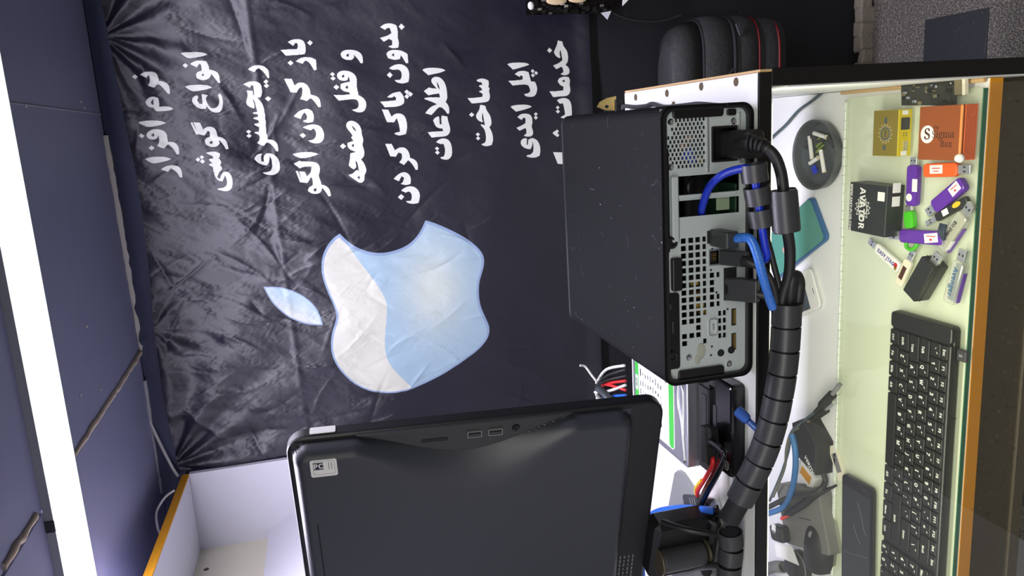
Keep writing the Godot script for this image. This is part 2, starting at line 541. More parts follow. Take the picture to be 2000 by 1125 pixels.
func counter() -> void:
	var t := thing("counter", "white topped shop counter with black edge and glass fronted shelf below", "counter", Vector3(-0.37, 0, -0.83))
	var o := -t.position
	put(shape().box(o + Vector3(-0.3705, 0.7785, -0.8325), Vector3(0.819, 0.013, 0.325), 0.0008), "worktop", M("white_board"), t)
	put(shape().box(o + Vector3(-0.3705, 0.7785, -0.6685), Vector3(0.819, 0.0135, 0.0035), 0.0006), "edge_strip", M("black_edge"), t)
	put(shape().box(o + Vector3(0.0405, 0.7785, -0.830), Vector3(0.0025, 0.0132, 0.327), 0.0005), "edge_strip", M("chipboard"), t)
	var side := put(shape().box(o + Vector3(0.0345, 0.3855, -0.829), Vector3(0.0165, 0.771, 0.322), 0.0006), "side_panel", M("side_black", rgb(12, 12, 13), 0.4), t)
	put(shape().box(o + Vector3(0.0253, 0.50, -0.886), Vector3(0.0015, 0.50, 0.425)), "lining", M("white_board"), side)
	put(shape().box(o + Vector3(-0.37, 0.26, -1.104), Vector3(0.80, 0.50, 0.008)), "back_panel", M("white_board"), t)
	var sh := put(shape().box(o + Vector3(-0.3775, 0.4955, -0.8915), Vector3(0.803, 0.0165, 0.417), 0.0005), "shelf", M("white_board"), t)
	put(shape().box(o + Vector3(-0.3775, 0.4955, -0.6822), Vector3(0.803, 0.0168, 0.0012), 0.0003), "edge_band", specks(M("orange_band", Color.WHITE, 0.5), rgb(208, 140, 22), [rgb(120, 90, 50)], 60, 256, 3.0, 2), sh)
	put(shape().box(o + Vector3(0.0222, 0.507, -0.80), Vector3(0.0045, 0.006, 0.23), 0.0008), "corner_bead", M("chipboard"), sh)
	put(shape().box(o + Vector3(-0.3775, 0.4275, -0.826), Vector3(0.803, 0.016, 0.296), 0.001), "lower_board", specks(M("dark_wood", Color.WHITE, 0.55), rgb(74, 66, 50), [rgb(50, 44, 34), rgb(100, 90, 68)], 900, 256, 2.0, 6), t)
	for x in [-0.74, -0.36, -0.02]:
		put(shape().ball(o + Vector3(x, 0.7855, -0.90), Vector3(0.004, 0.0008, 0.004), 10), "screw_cap", M("grey_plastic"), t)
	# cam-lock holes along the right edge of the top
	for p in [Vector3(0.0316, 0.7850, -0.9571), Vector3(0.0314, 0.7850, -0.8648), Vector3(0.0336, 0.7850, -0.7804), Vector3(0.0170, 0.7850, -0.8477), Vector3(0.0333, 0.7850, -0.7087)]:
		put(shape().lathe([Vector2(0.0001, 0.0003), Vector2(0.0034, 0.0003), Vector2(0.0040, 0.0008), Vector2(0.0044, 0.0002)], 14, Transform3D(Basis(), o + p)), "dowel_hole", M("hole_brown", rgb(96, 82, 62), 0.9), t)
	var gm := M("pane", Color(0.5, 0.6, 0.55, 0.012), 0.02)
	gm.transparency = BaseMaterial3D.TRANSPARENCY_ALPHA
	put(shape().box(o + Vector3(-0.386, 0.39, -0.6735), Vector3(0.81, 0.76, 0.004)), "glass_pane", gm, t)
	put(shape().box(o + Vector3(-0.36, 0.7680, -0.684), Vector3(0.76, 0.0070, 0.014), 0.001), "unseen_light_strip", M("white_plastic"), t)  # unseen strip behind the front edge, there to light the shelf
	var led := M("unseen_led_glow", rgb(250, 250, 246), 0.5)
	led.emission_enabled = true; led.emission = Color(1.0, 0.985, 0.88); led.emission_energy_multiplier = 2.0
	put(shape().box(o + Vector3(-0.36, 0.7636, -0.684), Vector3(0.74, 0.0016, 0.010)), "unseen_light_strip", led, t)  # glowing face, out of view, brightens the shelf below
	# loose sheet of green glass lying on the front of the shelf
	var gl := M("green_glass", Color(0.90, 0.95, 0.78, 0.24), 0.04)
	gl.transparency = BaseMaterial3D.TRANSPARENCY_ALPHA
	var g := thing("glass_sheet", "greenish glass sheet lying on the front of the white shelf", "glass", Vector3(-0.37, 0.504, -0.79))
	put(shape().prism(rrect(0.776, 0.218, 0.008), 0.0, 0.0052, 0.0006, Transform3D(Basis(Vector3.RIGHT, Vector3(0, 0, -1), Vector3.UP), Vector3(-0.003, 0.0002, -0.0030))), "sheet", gl, g)
	put(shape().box(Vector3(-0.003, 0.003, 0.1062), Vector3(0.774, 0.0052, 0.0012)), "ground_edge", M("glass_edge", rgb(40, 104, 78), 0.25), g)
	var ck := M("rear_edge", rgb(222, 230, 222), 0.2)
	var re := shape()
	var r := RandomNumberGenerator.new()
	r.seed = 4
	for i in 64:
		re.box(Vector3(-0.385 + i * 0.01205, 0.003, -0.1152), Vector3(0.0119, 0.0054, 0.0036 + r.randf() * 0.0024), 0.0007, Basis(Vector3.UP, r.randf_range(-0.06, 0.06)))
	put(re, "ground_edge", ck, g).set_meta("label", "chipped bright rear edge")

func fill(im: Image, polys: Array, col: Callable) -> void:
	# even-odd fill by spans
	var lo := 99999.0
	var hi := -99999.0
	for p in polys:
		for q in p:
			lo = minf(lo, q.y); hi = maxf(hi, q.y)
	for y in range(maxi(0, int(lo)), mini(im.get_height() - 1, int(hi) + 1)):
		var xs := []
		var yc := y + 0.5
		for p in polys:
			for i in p.size():
				var a: Vector2 = p[i]
				var b: Vector2 = p[(i + 1) % p.size()]
				if (a.y <= yc) != (b.y <= yc):
					xs.append(a.x + (yc - a.y) / (b.y - a.y) * (b.x - a.x))
		xs.sort()
		for i in range(0, xs.size() - 1, 2):
			var x0 := maxi(0, roundi(xs[i]))
			var x1 := mini(im.get_width(), roundi(xs[i + 1]))
			if x1 > x0:
				col.call(x0, x1, y)

func outline(s: String, times := 0) -> PackedVector2Array:
	var p := PackedVector2Array()
	for q in s.split(" "):
		var c := q.split(",")
		p.append(Vector2(c[0].to_float(), c[1].to_float()))
	for k in times:
		var n2 := PackedVector2Array()
		for i in p.size():
			var a := p[i]
			var b := p[(i + 1) % p.size()]
			var z := p[(i + p.size() - 1) % p.size()]
			var sharp := absf((a - z).angle_to(b - a)) > 0.9
			if sharp:
				n2.append(a)
			else:
				n2.append(a * 0.75 + z * 0.125 + b * 0.125)
			n2.append((a + b) * 0.5)
		p = n2
	return p

const LETTERS := [
	"1472,58 1463,66 1455,56 1464,47",
	"1469,75 1477,90 1479,108 1476,125 1465,133 1445,134 1444,147 1437,159 1425,165 1400,164 1400,156 1414,148 1426,139 1434,132 1432,124 1423,116 1426,104 1432,94 1440,103 1456,107 1466,105 1463,99 1457,95",
	"1377,76 1387,84 1394,96 1393,111 1387,122 1374,123 1358,120 1358,135 1357,155 1348,166 1343,156 1342,133 1341,112 1345,104 1356,100 1357,88 1364,79;1376,94 1385,104 1365,101 1367,96",
	"1307,44 1312,61 1312,95 1309,118 1301,135 1295,119 1291,92 1288,70",
	"1270,48 1260,57 1252,47 1261,38",
	"1264,63 1273,69 1281,84 1282,101 1277,119 1268,129 1255,132 1235,131 1235,145 1228,158 1215,165 1190,163 1189,155 1205,148 1219,138 1226,130 1221,123 1213,116 1217,103 1223,93 1232,100 1246,104 1262,103 1252,100 1245,89 1246,74 1254,65;1262,79 1268,87 1261,91 1255,85",
	"1226,74 1217,83 1208,72 1218,63",
	"1180,43 1186,60 1186,94 1183,117 1175,133 1168,115 1164,84 1162,65",
	"1140,92 1150,106 1154,131 1150,151 1139,161 1121,163 1107,161 1108,153 1126,146 1137,135 1142,127 1136,121 1130,115",
	"1535,218 1539,236 1538,275 1535,295 1528,305 1522,288 1518,258 1516,238",
	"1502,228 1493,236 1485,226 1494,217",
	"1498,243 1508,261 1509,280 1505,298 1492,304 1477,304 1473,321 1464,333 1449,334 1430,334 1430,327 1447,318 1462,308 1450,303 1442,289 1442,271 1449,258 1461,256 1471,263 1474,278 1491,280 1498,276 1491,268 1485,264;1461,276 1464,284 1456,282 1456,277",
	"1422,215 1428,233 1427,274 1423,294 1416,305 1410,290 1406,257 1403,236",
	"1395,267 1390,287 1380,278 1361,281 1346,288 1342,304 1352,319 1373,324 1389,320 1394,329 1382,335 1358,334 1335,327 1326,314 1329,298 1337,286 1352,278 1343,274 1342,260 1349,245 1363,233 1375,231 1387,237 1391,251 1384,255 1374,249 1362,254 1360,263 1366,267 1381,265",
	"1298,216 1298,223 1255,238 1255,230",
	"1298,226 1296,248 1271,256 1281,268 1280,287 1269,299 1244,301 1239,319 1226,330 1198,333 1197,324 1217,316 1232,304 1218,305 1207,292 1209,271 1218,258 1232,255 1242,263 1244,275 1261,277 1266,271 1256,263 1250,256 1256,237;1226,271 1230,280 1222,282 1219,274",
	"1182,240 1174,247 1167,238 1175,230",
	"1175,225 1167,233 1159,224 1167,215",
	"1168,240 1159,248 1151,238 1160,229",
	"1189,254 1193,271 1191,289 1184,302 1174,301 1167,296 1159,302 1149,302 1142,297 1134,303 1125,301 1118,290 1099,280 1093,289 1108,295 1119,306 1118,320 1105,331 1080,333 1056,327 1045,311 1049,290 1056,274 1060,280 1060,301 1072,312 1092,312 1104,309 1095,303 1083,297 1087,281 1102,273 1122,271 1137,271 1145,259 1150,262 1151,273 1160,263 1167,262 1168,277 1176,276 1181,266",
	"1473,433 1485,451 1487,472 1483,490 1471,502 1461,505 1441,504 1440,497 1454,491 1468,481 1475,471 1472,463 1462,455",
	"1436,491 1428,499 1420,489 1428,481",
	"1422,491 1413,500 1405,489 1414,480",
	"1377,491 1368,502 1359,490 1369,479",
	"1422,411 1431,428 1432,450 1426,467 1415,474 1388,473 1375,466 1373,453 1357,466 1341,472 1322,472 1308,474 1299,471 1287,474 1275,470 1259,472 1248,468 1238,473 1224,472 1222,489 1212,501 1202,506 1178,504 1179,496 1193,491 1206,481 1213,470 1211,464 1201,456 1206,442 1213,433 1222,442 1235,445 1243,442 1249,428 1253,430 1253,444 1269,447 1278,431 1283,432 1284,448 1294,447 1300,431 1305,432 1306,447 1315,448 1318,431 1323,432 1324,447 1339,445 1362,443 1370,437 1355,439 1341,441 1336,437 1341,424 1350,414 1360,412 1375,419 1388,422 1401,420 1398,441 1381,440 1387,445 1404,445 1416,445 1418,439 1409,432",
	"1262,409 1255,418 1248,408 1256,399",
	"1248,409 1240,418 1232,407 1241,399",
	"1174,446 1163,440 1147,441 1144,449 1158,448 1172,456 1175,469 1169,488 1151,502 1126,505 1107,501 1094,485 1094,464 1099,447 1106,441 1106,460 1111,472 1128,478 1152,477 1161,472 1139,467 1130,459 1133,441 1144,425 1156,417 1166,421 1174,433",
	"1564,581 1572,596 1574,617 1570,635 1557,642 1533,643 1519,636 1517,608 1516,569 1536,553 1538,579 1538,611 1547,616 1558,615 1560,608 1549,599",
	"1568,660 1559,670 1549,659 1559,648",
	"1499,584 1490,594 1481,582 1491,572",
	"1495,602 1508,621 1509,642 1507,660 1498,674 1462,673 1461,663 1477,656 1493,646 1496,635 1485,625",
	"1436,554 1435,581 1411,589 1421,603 1420,622 1409,636 1392,642 1376,642 1370,662 1359,674 1330,674 1329,665 1349,654 1363,642 1360,634 1353,627 1362,602 1375,611 1396,615 1404,612 1399,602 1385,593 1387,572",
	"1301,573 1317,589 1325,609 1327,628 1317,643 1295,646 1279,641 1274,627 1277,611 1283,603 1288,618 1302,621 1313,613 1305,604 1290,597",
	"1259,600 1269,621 1269,646 1261,667 1238,676 1214,674 1199,660 1198,638 1205,620 1212,615 1212,634 1224,645 1243,647 1254,639 1247,628",
	"1240,599 1230,610 1221,598 1232,586",
	"1165,553 1171,581 1169,627 1159,648 1151,622 1145,578",
	"1130,553 1140,577 1136,580 1135,610 1130,636 1118,647 1096,647 1080,638 1060,645 1046,646 1041,663 1026,675 1001,677 1000,667 1019,658 1034,647 1020,644 1011,629 1015,605 1027,594 1040,599 1046,614 1070,616 1076,610 1063,602 1055,595 1059,577 1101,570 1098,590 1080,598 1096,614 1115,616 1117,591 1111,574;1031,615 1034,626 1023,625 1023,617",
	"1103,558 1103,566 1059,578 1060,569",
	"1515,763 1525,769 1531,788 1529,816 1519,836 1505,844 1480,842 1480,833 1494,826 1511,812 1502,813 1492,803 1493,782 1501,767;1512,784 1516,794 1506,793 1505,786",
	"1452,728 1444,737 1437,727 1445,718",
	"1437,729 1429,738 1422,728 1430,718",
	"1407,737 1398,748 1388,736 1399,726",
	"1438,741 1452,748 1457,769 1453,792 1440,809 1424,815 1397,810 1376,814 1366,814 1359,827 1344,840 1326,841 1307,832 1301,815 1307,794 1315,784 1316,802 1325,812 1343,812 1352,803 1352,782 1349,740 1371,723 1369,749 1370,784 1378,780 1381,762 1392,751 1408,753 1412,765 1414,776 1416,788 1434,785 1421,779 1418,765 1424,747;1436,760 1442,768 1433,769 1431,762;1396,769 1403,778 1392,779 1391,773",
	"1262,758 1272,765 1276,779 1269,797 1254,810 1233,814 1221,812 1209,817 1195,816 1184,810 1167,816 1147,816 1136,810 1130,801 1117,811 1092,818 1078,815 1069,807 1054,808 1043,801 1041,787 1054,772 1070,752 1076,749 1079,767 1088,773 1092,785 1085,789 1118,787 1126,780 1102,781 1094,771 1101,760 1111,753 1137,761 1155,763 1159,785 1167,764 1182,754 1194,757 1198,770 1200,779 1213,772 1219,778 1228,774 1241,764 1253,758;1256,779 1246,790 1234,793 1242,783;1186,772 1189,780 1178,779 1178,774;1064,780 1068,790 1056,789",
	"1193,740 1182,751 1172,738 1184,728",
	"1607,917 1619,935 1620,960 1611,978 1587,982 1569,978 1548,983 1531,977 1529,955 1537,940 1542,956 1558,957 1564,946 1554,926 1569,913 1576,944 1585,957 1603,952 1603,942 1596,935",
	"1617,996 1605,1008 1594,995 1607,985",
	"1510,931 1522,939 1525,964 1520,992 1507,1010 1474,1010 1474,1001 1504,985 1490,980 1487,958 1495,936;1506,950 1512,960 1500,959",
	"1458,936 1471,956 1473,985 1459,1006 1434,1012 1406,1005 1399,982 1407,957 1415,953 1415,974 1429,983 1447,980 1454,968 1450,951",
	"1445,938 1433,948 1423,937 1434,925",
	"1354,919 1369,941 1372,970 1355,983 1333,984 1321,975 1316,943 1317,908 1339,892 1339,919 1341,951 1350,953 1356,946 1349,936",
	"1379,996 1369,1005 1360,995 1370,985",
	"1371,1008 1360,1018 1351,1007 1361,998",
	"1362,995 1352,1003 1344,994 1353,984",
	"1310,896 1308,920 1282,930 1294,947 1291,972 1273,985 1239,987 1214,979 1208,952 1217,935 1222,940 1224,957 1253,956 1275,949 1260,938 1262,911",
	"1182,897 1181,921 1156,932 1166,949 1165,971 1146,986 1124,987 1116,1006 1100,1016 1076,1014 1076,1005 1098,995 1115,980 1097,962 1109,944 1123,958 1142,956 1146,944 1131,933 1134,912",
	"1048,917 1066,937 1073,960 1063,979 1043,985 1024,981 1019,962 1027,943 1033,953 1049,958 1056,949 1037,937",
	"1001,942 1016,965 1015,991 999,1010 976,1016 948,1007 944,985 951,963 959,958 959,977 975,984 992,979 996,970 991,960",
	"988,942 976,953 964,940 977,928",
	"1447,1060 1454,1071 1454,1106 1450,1137 1442,1149 1435,1132 1431,1104 1427,1082",
	"1404,1090 1416,1094 1422,1108 1418,1126 1404,1140 1382,1148 1348,1150 1334,1147 1326,1141 1314,1151 1296,1154 1281,1151 1281,1144 1295,1136 1308,1122 1307,1112 1294,1098 1279,1083 1287,1059 1300,1069 1313,1087 1319,1107 1330,1085 1340,1060 1345,1062 1346,1086 1344,1120 1358,1119 1357,1098 1353,1076 1370,1060 1383,1081 1379,1089 1377,1110 1394,1096;1402,1112 1388,1120 1373,1121 1382,1114",
	"1259,1087 1270,1095 1274,1111 1261,1112 1243,1112 1243,1119 1260,1118 1276,1122 1271,1144 1255,1145 1241,1149 1221,1152 1207,1148 1196,1135 1196,1105 1195,1076 1216,1062 1217,1087 1217,1122 1227,1121 1227,1109 1236,1094",
	"1177,1092 1188,1106 1190,1124 1185,1141 1168,1151 1144,1154 1119,1151 1107,1137 1107,1121 1112,1107 1118,1104 1120,1118 1132,1125 1156,1125 1169,1120 1166,1111",
	"1160,1095 1151,1103 1144,1094 1153,1085",
	"1145,1095 1136,1104 1128,1094 1138,1085",
	"1401,1266 1408,1280 1406,1301 1397,1315 1385,1316 1376,1312 1368,1317 1358,1313 1344,1317 1326,1314 1318,1306 1316,1281 1315,1243 1336,1227 1336,1253 1338,1286 1348,1288 1353,1283 1358,1273 1362,1280 1363,1287 1371,1285 1379,1274 1384,1282 1383,1289 1393,1286 1394,1273",
	"1308,1275 1308,1284 1303,1296 1286,1299 1269,1312 1250,1316 1232,1317 1221,1307 1201,1317 1172,1321 1152,1312 1148,1291 1152,1277 1158,1270 1162,1285 1171,1291 1195,1291 1216,1287 1231,1273 1235,1275 1230,1290 1248,1287 1279,1284 1255,1278 1243,1284 1242,1276 1251,1262 1265,1255 1277,1260 1290,1272",
	"1282,1240 1272,1251 1264,1239 1273,1229",
	"1204,1260 1196,1269 1188,1259 1197,1250",
	"1189,1260 1181,1269 1173,1259 1182,1250",
	"1456,1393 1461,1402 1461,1448 1458,1474 1451,1482 1445,1461 1435,1415",
	"1418,1420 1429,1436 1430,1460 1423,1477 1400,1482 1388,1485 1386,1501 1367,1510 1344,1508 1329,1496 1328,1474 1334,1457 1341,1454 1343,1472 1352,1480 1368,1477 1377,1469 1377,1438 1375,1409 1394,1393 1394,1420 1396,1451 1408,1452 1413,1445 1406,1440",
	"1434,1494 1426,1502 1419,1494 1427,1485",
	"1426,1507 1418,1516 1411,1507 1419,1499",
	"1418,1494 1410,1503 1403,1494 1411,1485",
	"1295,1395 1300,1405 1302,1448 1297,1477 1290,1483 1282,1457 1275,1417",
	"1254,1421 1266,1436 1267,1458 1260,1478 1245,1484 1224,1483 1215,1478 1199,1484 1185,1485 1175,1475 1176,1456 1181,1444 1189,1456 1203,1457 1210,1453 1201,1428 1213,1415 1222,1441 1230,1454 1247,1455 1251,1448 1242,1438",
	"1269,1499 1261,1507 1254,1498 1262,1490",
	"1256,1498 1247,1507 1240,1498 1248,1489",
	"1172,1451 1168,1458 1156,1456 1142,1456 1147,1461 1163,1462 1171,1475 1166,1494 1149,1508 1123,1513 1099,1508 1090,1490 1093,1468 1098,1454 1103,1453 1105,1471 1115,1483 1143,1483 1157,1481 1136,1478 1126,1470 1129,1451 1141,1434 1156,1429 1168,1436",
	"1540,1605 1535,1625 1518,1626 1502,1642 1475,1646 1455,1642 1446,1632 1434,1647 1416,1648 1407,1640 1405,1622 1411,1608 1418,1621 1433,1620 1439,1614 1430,1592 1445,1579 1454,1607 1465,1620 1505,1615 1490,1609 1476,1613 1472,1608 1479,1594 1495,1586 1510,1593 1524,1602",
	"1513,1569 1503,1579 1492,1569 1503,1559",
	"1384,1595 1397,1602 1402,1625 1398,1643 1382,1648 1371,1643 1352,1647 1334,1644 1325,1631 1325,1606 1324,1574 1347,1559 1346,1588 1348,1617 1362,1618 1369,1603;1385,1614 1389,1624 1381,1625 1380,1618",
	"1311,1589 1319,1606 1318,1631 1304,1646 1278,1650 1250,1648 1236,1647 1238,1612 1244,1600 1254,1620 1284,1617 1298,1613 1297,1600",
	"1290,1591 1282,1599 1275,1590 1283,1582",
	"1275,1591 1267,1600 1259,1590 1268,1581",
	"1198,1584 1189,1592 1182,1584 1190,1575",
	"1192,1574 1182,1584 1174,1574 1184,1564",
	"1183,1585 1174,1593 1167,1584 1175,1575",
	"1109,1564 1105,1606 1058,1604 1061,1581",
]

func banner() -> void:
	# printed vinyl banner: 0.904 m by 0.868 m, two pixels to the millimetre
	var im := Image.create(1808, 1736, false, Image.FORMAT_RGB8)
	im.fill(rgb(18, 17, 34))
	var white := rgb(222, 226, 216)
	for s in LETTERS:
		var ps := []
		for q in s.split(";"):
			ps.append(outline(q, 1))
		fill(im, ps, func(x0, x1, y): im.fill_rect(Rect2i(x0, y, x1 - x0, 1), white))
	var body := outline("857,694 823,721 791,760 771,807 764,855 770,906 784,950 810,984 840,1008 878,1028 864,1065 838,1114 804,1170 771,1212 734,1244 700,1254 667,1249 631,1233 598,1223 552,1220 514,1223 470,1237 430,1254 402,1257 368,1246 334,1213 301,1164 266,1101 233,1030 210,968 193,907 188,847 197,789 215,740 249,693 288,658 329,633 376,617 421,615 465,623 503,639 535,651 568,647 606,634 651,621 695,612 738,612 779,621 816,642 842,668", 2)
	var leaf := outline("678,393 677,428 667,470 646,511 618,546 584,573 546,589 505,595 507,558 520,518 542,479 573,446 609,420 642,404", 2)
	var cut := outline("868,688 764,743 687,792 610,834 571,847 534,847 476,835 402,824 349,825 313,836 271,862 201,919 172,883 182,759 328,587 475,603 529,636 694,585 834,599", 2)
	var rim := rgb(142, 164, 194)
	for p in [body, leaf]:
		fill(im, [p], func(x0, x1, y): im.fill_rect(Rect2i(x0, y, x1 - x0, 1), rim))
	var inner: PackedVector2Array = Geometry2D.offset_polygon(body, -9.0)[0]
	var shifted := PackedVector2Array()
	for q in inner:
		shifted.append(q + Vector2(-3, -1))
	var mid := Vector2(0, 0)
	for q in body:
		mid += q / body.size()
	var pale := rgb(208, 216, 206)
	var blue := rgb(160, 188, 204)
	fill(im, [shifted], func(x0, x1, y):
		for x in range(x0, x1):
			var d := (Vector2(x, y) - mid - Vector2(30, 120)) / Vector2(190, 130)
			im.set_pixel(x, y, blue.lerp(pale, exp(-d.length_squared()) * 0.95)))
	var wp := Geometry2D.intersect_polygons(shifted, cut)
	for p in wp:
		fill(im, [p], func(x0, x1, y): im.fill_rect(Rect2i(x0, y, x1 - x0, 1), rgb(212, 213, 200)))
	var lf: PackedVector2Array = Geometry2D.offset_polygon(leaf, -5.0)[0]
	fill(im, [lf], func(x0, x1, y):
		for x in range(x0, x1):
			im.set_pixel(x, y, rgb(172, 198, 214).lerp(rgb(210, 214, 208), clampf((x0 + x1) * 0.5 - x + 40.0, 0, 90) / 90.0)))
	var m := M("vinyl", Color.WHITE, 0.43, 0.0, 0.65)
	m.albedo_texture = ImageTexture.create_from_image(im)
	m.texture_repeat = false
	var nt := NoiseTexture2D.new()
	nt.width = 1024; nt.height = 1024; nt.as_normal_map = true; nt.bump_strength = 7.0
	var nf := noise(FastNoiseLite.TYPE_SIMPLEX_SMOOTH, 0.006, 5, 14)
	nf.fractal_type = FastNoiseLite.FRACTAL_RIDGED
	nf.domain_warp_enabled = true; nf.domain_warp_amplitude = 40.0
	nt.noise = nf
	m.normal_enabled = true; m.normal_texture = nt; m.normal_scale = 0.05
	var wr := noise(FastNoiseLite.TYPE_SIMPLEX_SMOOTH, 5.0, 2, 31)
	wr.fractal_type = FastNoiseLite.FRACTAL_RIDGED
	wr.domain_warp_enabled = true; wr.domain_warp_amplitude = 0.06; wr.domain_warp_frequency = 4.0
	var soft := noise(FastNoiseLite.TYPE_SIMPLEX_SMOOTH, 3.0, 2, 33)
	var fold := noise(FastNoiseLite.TYPE_SIMPLEX_SMOOTH, 7.5, 2, 44)
	fold.domain_warp_enabled = true; fold.domain_warp_amplitude = 0.08; fold.domain_warp_frequency = 5.0
	var fine := noise(FastNoiseLite.TYPE_SIMPLEX_SMOOTH, 13.0, 2, 37)
	fine.fractal_type = FastNoiseLite.FRACTAL_RIDGED
	var wide := 0.904
	var tall := 0.868
	var depth := func(x: float, y: float) -> float:
		# how far the vinyl stands off the wall
		var amount := 0.25 + 0.75 * smoothstep(0.72, 0.2, y) * smoothstep(0.95, 0.45, x * 0.75 + y * 0.55)
		var z := 0.0055 + soft.get_noise_2d(x, y) * 0.0055 + fold.get_noise_2d(x + y * 0.35, y * 0.55) * 0.0060 * amount + fine.get_noise_2d(x + y * 0.5, y * 0.45) * 0.0007 * amount + wr.get_noise_2d(x * 0.9, y * 0.45) * 0.0022 * amount
		for c in [[0.80, -0.01, 11.0, 0.0060, 0.20], [0.01, -0.01, 13.0, 0.0065, 0.22], [0.28, -0.005, 9.0, 0.0035, 0.12]]:
			var d := Vector2(x - c[0], y - c[1])
			z += c[3] * exp(-d.length() / c[4]) * sin(d.angle() * c[2]) * smoothstep(0.0, 0.05, d.length())
		z += 0.0016 * exp(-pow((x - 0.345 - 0.02 * y) / 0.006, 2)) + 0.0012 * exp(-pow((y - 0.245 + 0.02 * x) / 0.006, 2))
		z += 0.006 * smoothstep(0.05, 0.0, x) * (0.6 + 0.4 * sin(y * 16.0)) + 0.004 * smoothstep(0.83, 0.868, y)
		return maxf(z, 0.0006)
	var nx := 290
	var ny := 280
	var st := shape()
	var zz := PackedFloat32Array()
	for j in ny + 1:
		for i in nx + 1:
			zz.append(depth.call(wide * i / nx, tall * j / ny))
	# sharp creases left from the banner having been folded and crumpled
	var r := RandomNumberGenerator.new()
	r.seed = 62
	for k in 150:
		var c := Vector2(r.randf_range(0.02, 0.86), pow(r.randf(), 1.35) * 0.74 + 0.01)
		if c.x * 0.6 + c.y > 0.80 and k % 4:
			c = c * 0.55
		var a := r.randfn(PI * 0.5, 0.6)
		var hl := r.randf_range(0.02, 0.085) * Vector2(cos(a), sin(a))
		var amp := r.randf_range(0.0007, 0.0030) * (1.0 if r.randf() < 0.7 else -1.0)
		var w := r.randf_range(0.004, 0.012)
		var bow := r.randf_range(-0.25, 0.25)
		var ln := hl.length()
		var d := hl / ln
		var lo := c - hl.abs() - Vector2.ONE * w * 4.0
		var hi := c + hl.abs() + Vector2.ONE * w * 4.0
		for j in range(maxi(0, int(lo.y / tall * ny)), mini(ny, int(hi.y / tall * ny)) + 1):
			for i in range(maxi(0, int(lo.x / wide * nx)), mini(nx, int(hi.x / wide * nx)) + 1):
				var p := Vector2(wide * i / nx, tall * j / ny) - c
				var t := p.dot(d) / ln
				var s := p.dot(Vector2(-d.y, d.x)) - bow * ln * (1.0 - t * t)
				if absf(t) < 1.0:
					# steep on one side, slack on the other
					zz[j * (nx + 1) + i] += amp * (1.0 - t * t) * exp(-absf(s) / (w if s > 0.0 else w * 0.4))
	var P := []
	var N := []
	for j in ny + 1:
		for i in nx + 1:
			var x := wide * i / nx
			var y := tall * j / ny
			var top := 0.006 * sin(x * 9.0) * exp(-y / 0.06)
			P.append(Vector3(x, -y + top, maxf(0.0004, zz[j * (nx + 1) + i])))
			var i0 := maxi(i - 1, 0)
			var i1 := mini(i + 1, nx)
			var j0 := maxi(j - 1, 0)
			var j1 := mini(j + 1, ny)
			var gx := (zz[j * (nx + 1) + i1] - zz[j * (nx + 1) + i0]) / (wide * (i1 - i0) / nx)
			var gy := (zz[j1 * (nx + 1) + i] - zz[j0 * (nx + 1) + i]) / (tall * (j1 - j0) / ny)
			N.append(Vector3(-gx, gy, 1.0).normalized())
	for j in ny:
		for i in nx:
			var a := j * (nx + 1) + i
			var q := [a, a + 1, a + nx + 2, a + nx + 1]
			var uv := q.map(func(k): return Vector2(P[k].x / wide, float(k / (nx + 1)) / ny))
			st.tri(P[q[0]], P[q[1]], P[q[2]], N[q[0]], N[q[1]], N[q[2]], uv[0], uv[1], uv[2])
			st.tri(P[q[0]], P[q[2]], P[q[3]], N[q[0]], N[q[2]], N[q[3]], uv[0], uv[2], uv[3])
	var t := thing("banner", "crinkled black vinyl banner with white Persian lettering and pale blue bitten fruit emblem", "banner", Vector3(-0.604, 1.513, -1.5072))
	put(st, "vinyl_sheet", m, t)

func cabinet() -> void:
	var t := thing("wall_cabinet", "open white wall cabinet with orange edge high up beside the banner", "cabinet", Vector3(-0.70, 1.2, -1.25))
	var o := -t.position
	put(shape().box(o + Vector3(-0.7035, 1.4985, -1.165), Vector3(0.187, 0.012, 0.64), 0.0005), "top_panel", M("white_side"), t)
	put(shape().box(o + Vector3(-0.6090, 1.4985, -1.165), Vector3(0.003, 0.0135, 0.64), 0.0004), "edge_band", M("orange_edge"), t)
	put(shape().box(o + Vector3(-0.7035, 1.24, -1.487), Vector3(0.193, 0.505, 0.012), 0.0005), "end_panel", M("white_side"), t)
	put(shape().box(o + Vector3(-0.772, 1.24, -1.165), Vector3(0.012, 0.505, 0.64), 0.0005), "back_panel", M("cream_board"), t)
	put(shape().lathe([Vector2(0.0001, 0.001), Vector2(0.004, 0.001), Vector2(0.005, 0.0)], 12, Transform3D(Basis(Vector3(0, 0, 1), Vector3.RIGHT, Vector3.UP), o + Vector3(-0.7660, 1.4719, -1.4028))), "dowel_hole", M("hole_brown"), t)
	var a := Vector3(-0.7485, 1.3624, -1.4810)
	var b := Vector3(-0.7191, 1.3129, -1.4810)
	var n2 := Vector3(a.y - b.y, b.x - a.x, 0).normalized()
	var d := (b - a).normalized()
	var e := b + d * 0.16
	st_slab(t, [o + a, o + e, o + e + Vector3(0, 0, 0.63), o + a + Vector3(0, 0, 0.63)], n2 * -0.010, "sloping_panel", M("white_side"))

func st_slab(parent: Node3D, q: Array, off: Vector3, called: String, m: Material) -> MeshInstance3D:
	var mid := Vector3.ZERO
	for p in q:
		mid += (p + off * 0.5) / q.size()
	var s := shape()
	s.face(q, mid)
	s.face(q.map(func(p): return p + off), mid)
	for i in q.size():
		var j := (i + 1) % q.size()
		s.face([q[i], q[j], q[j] + off, q[i] + off], mid)
	return put(s, called, m, parent)

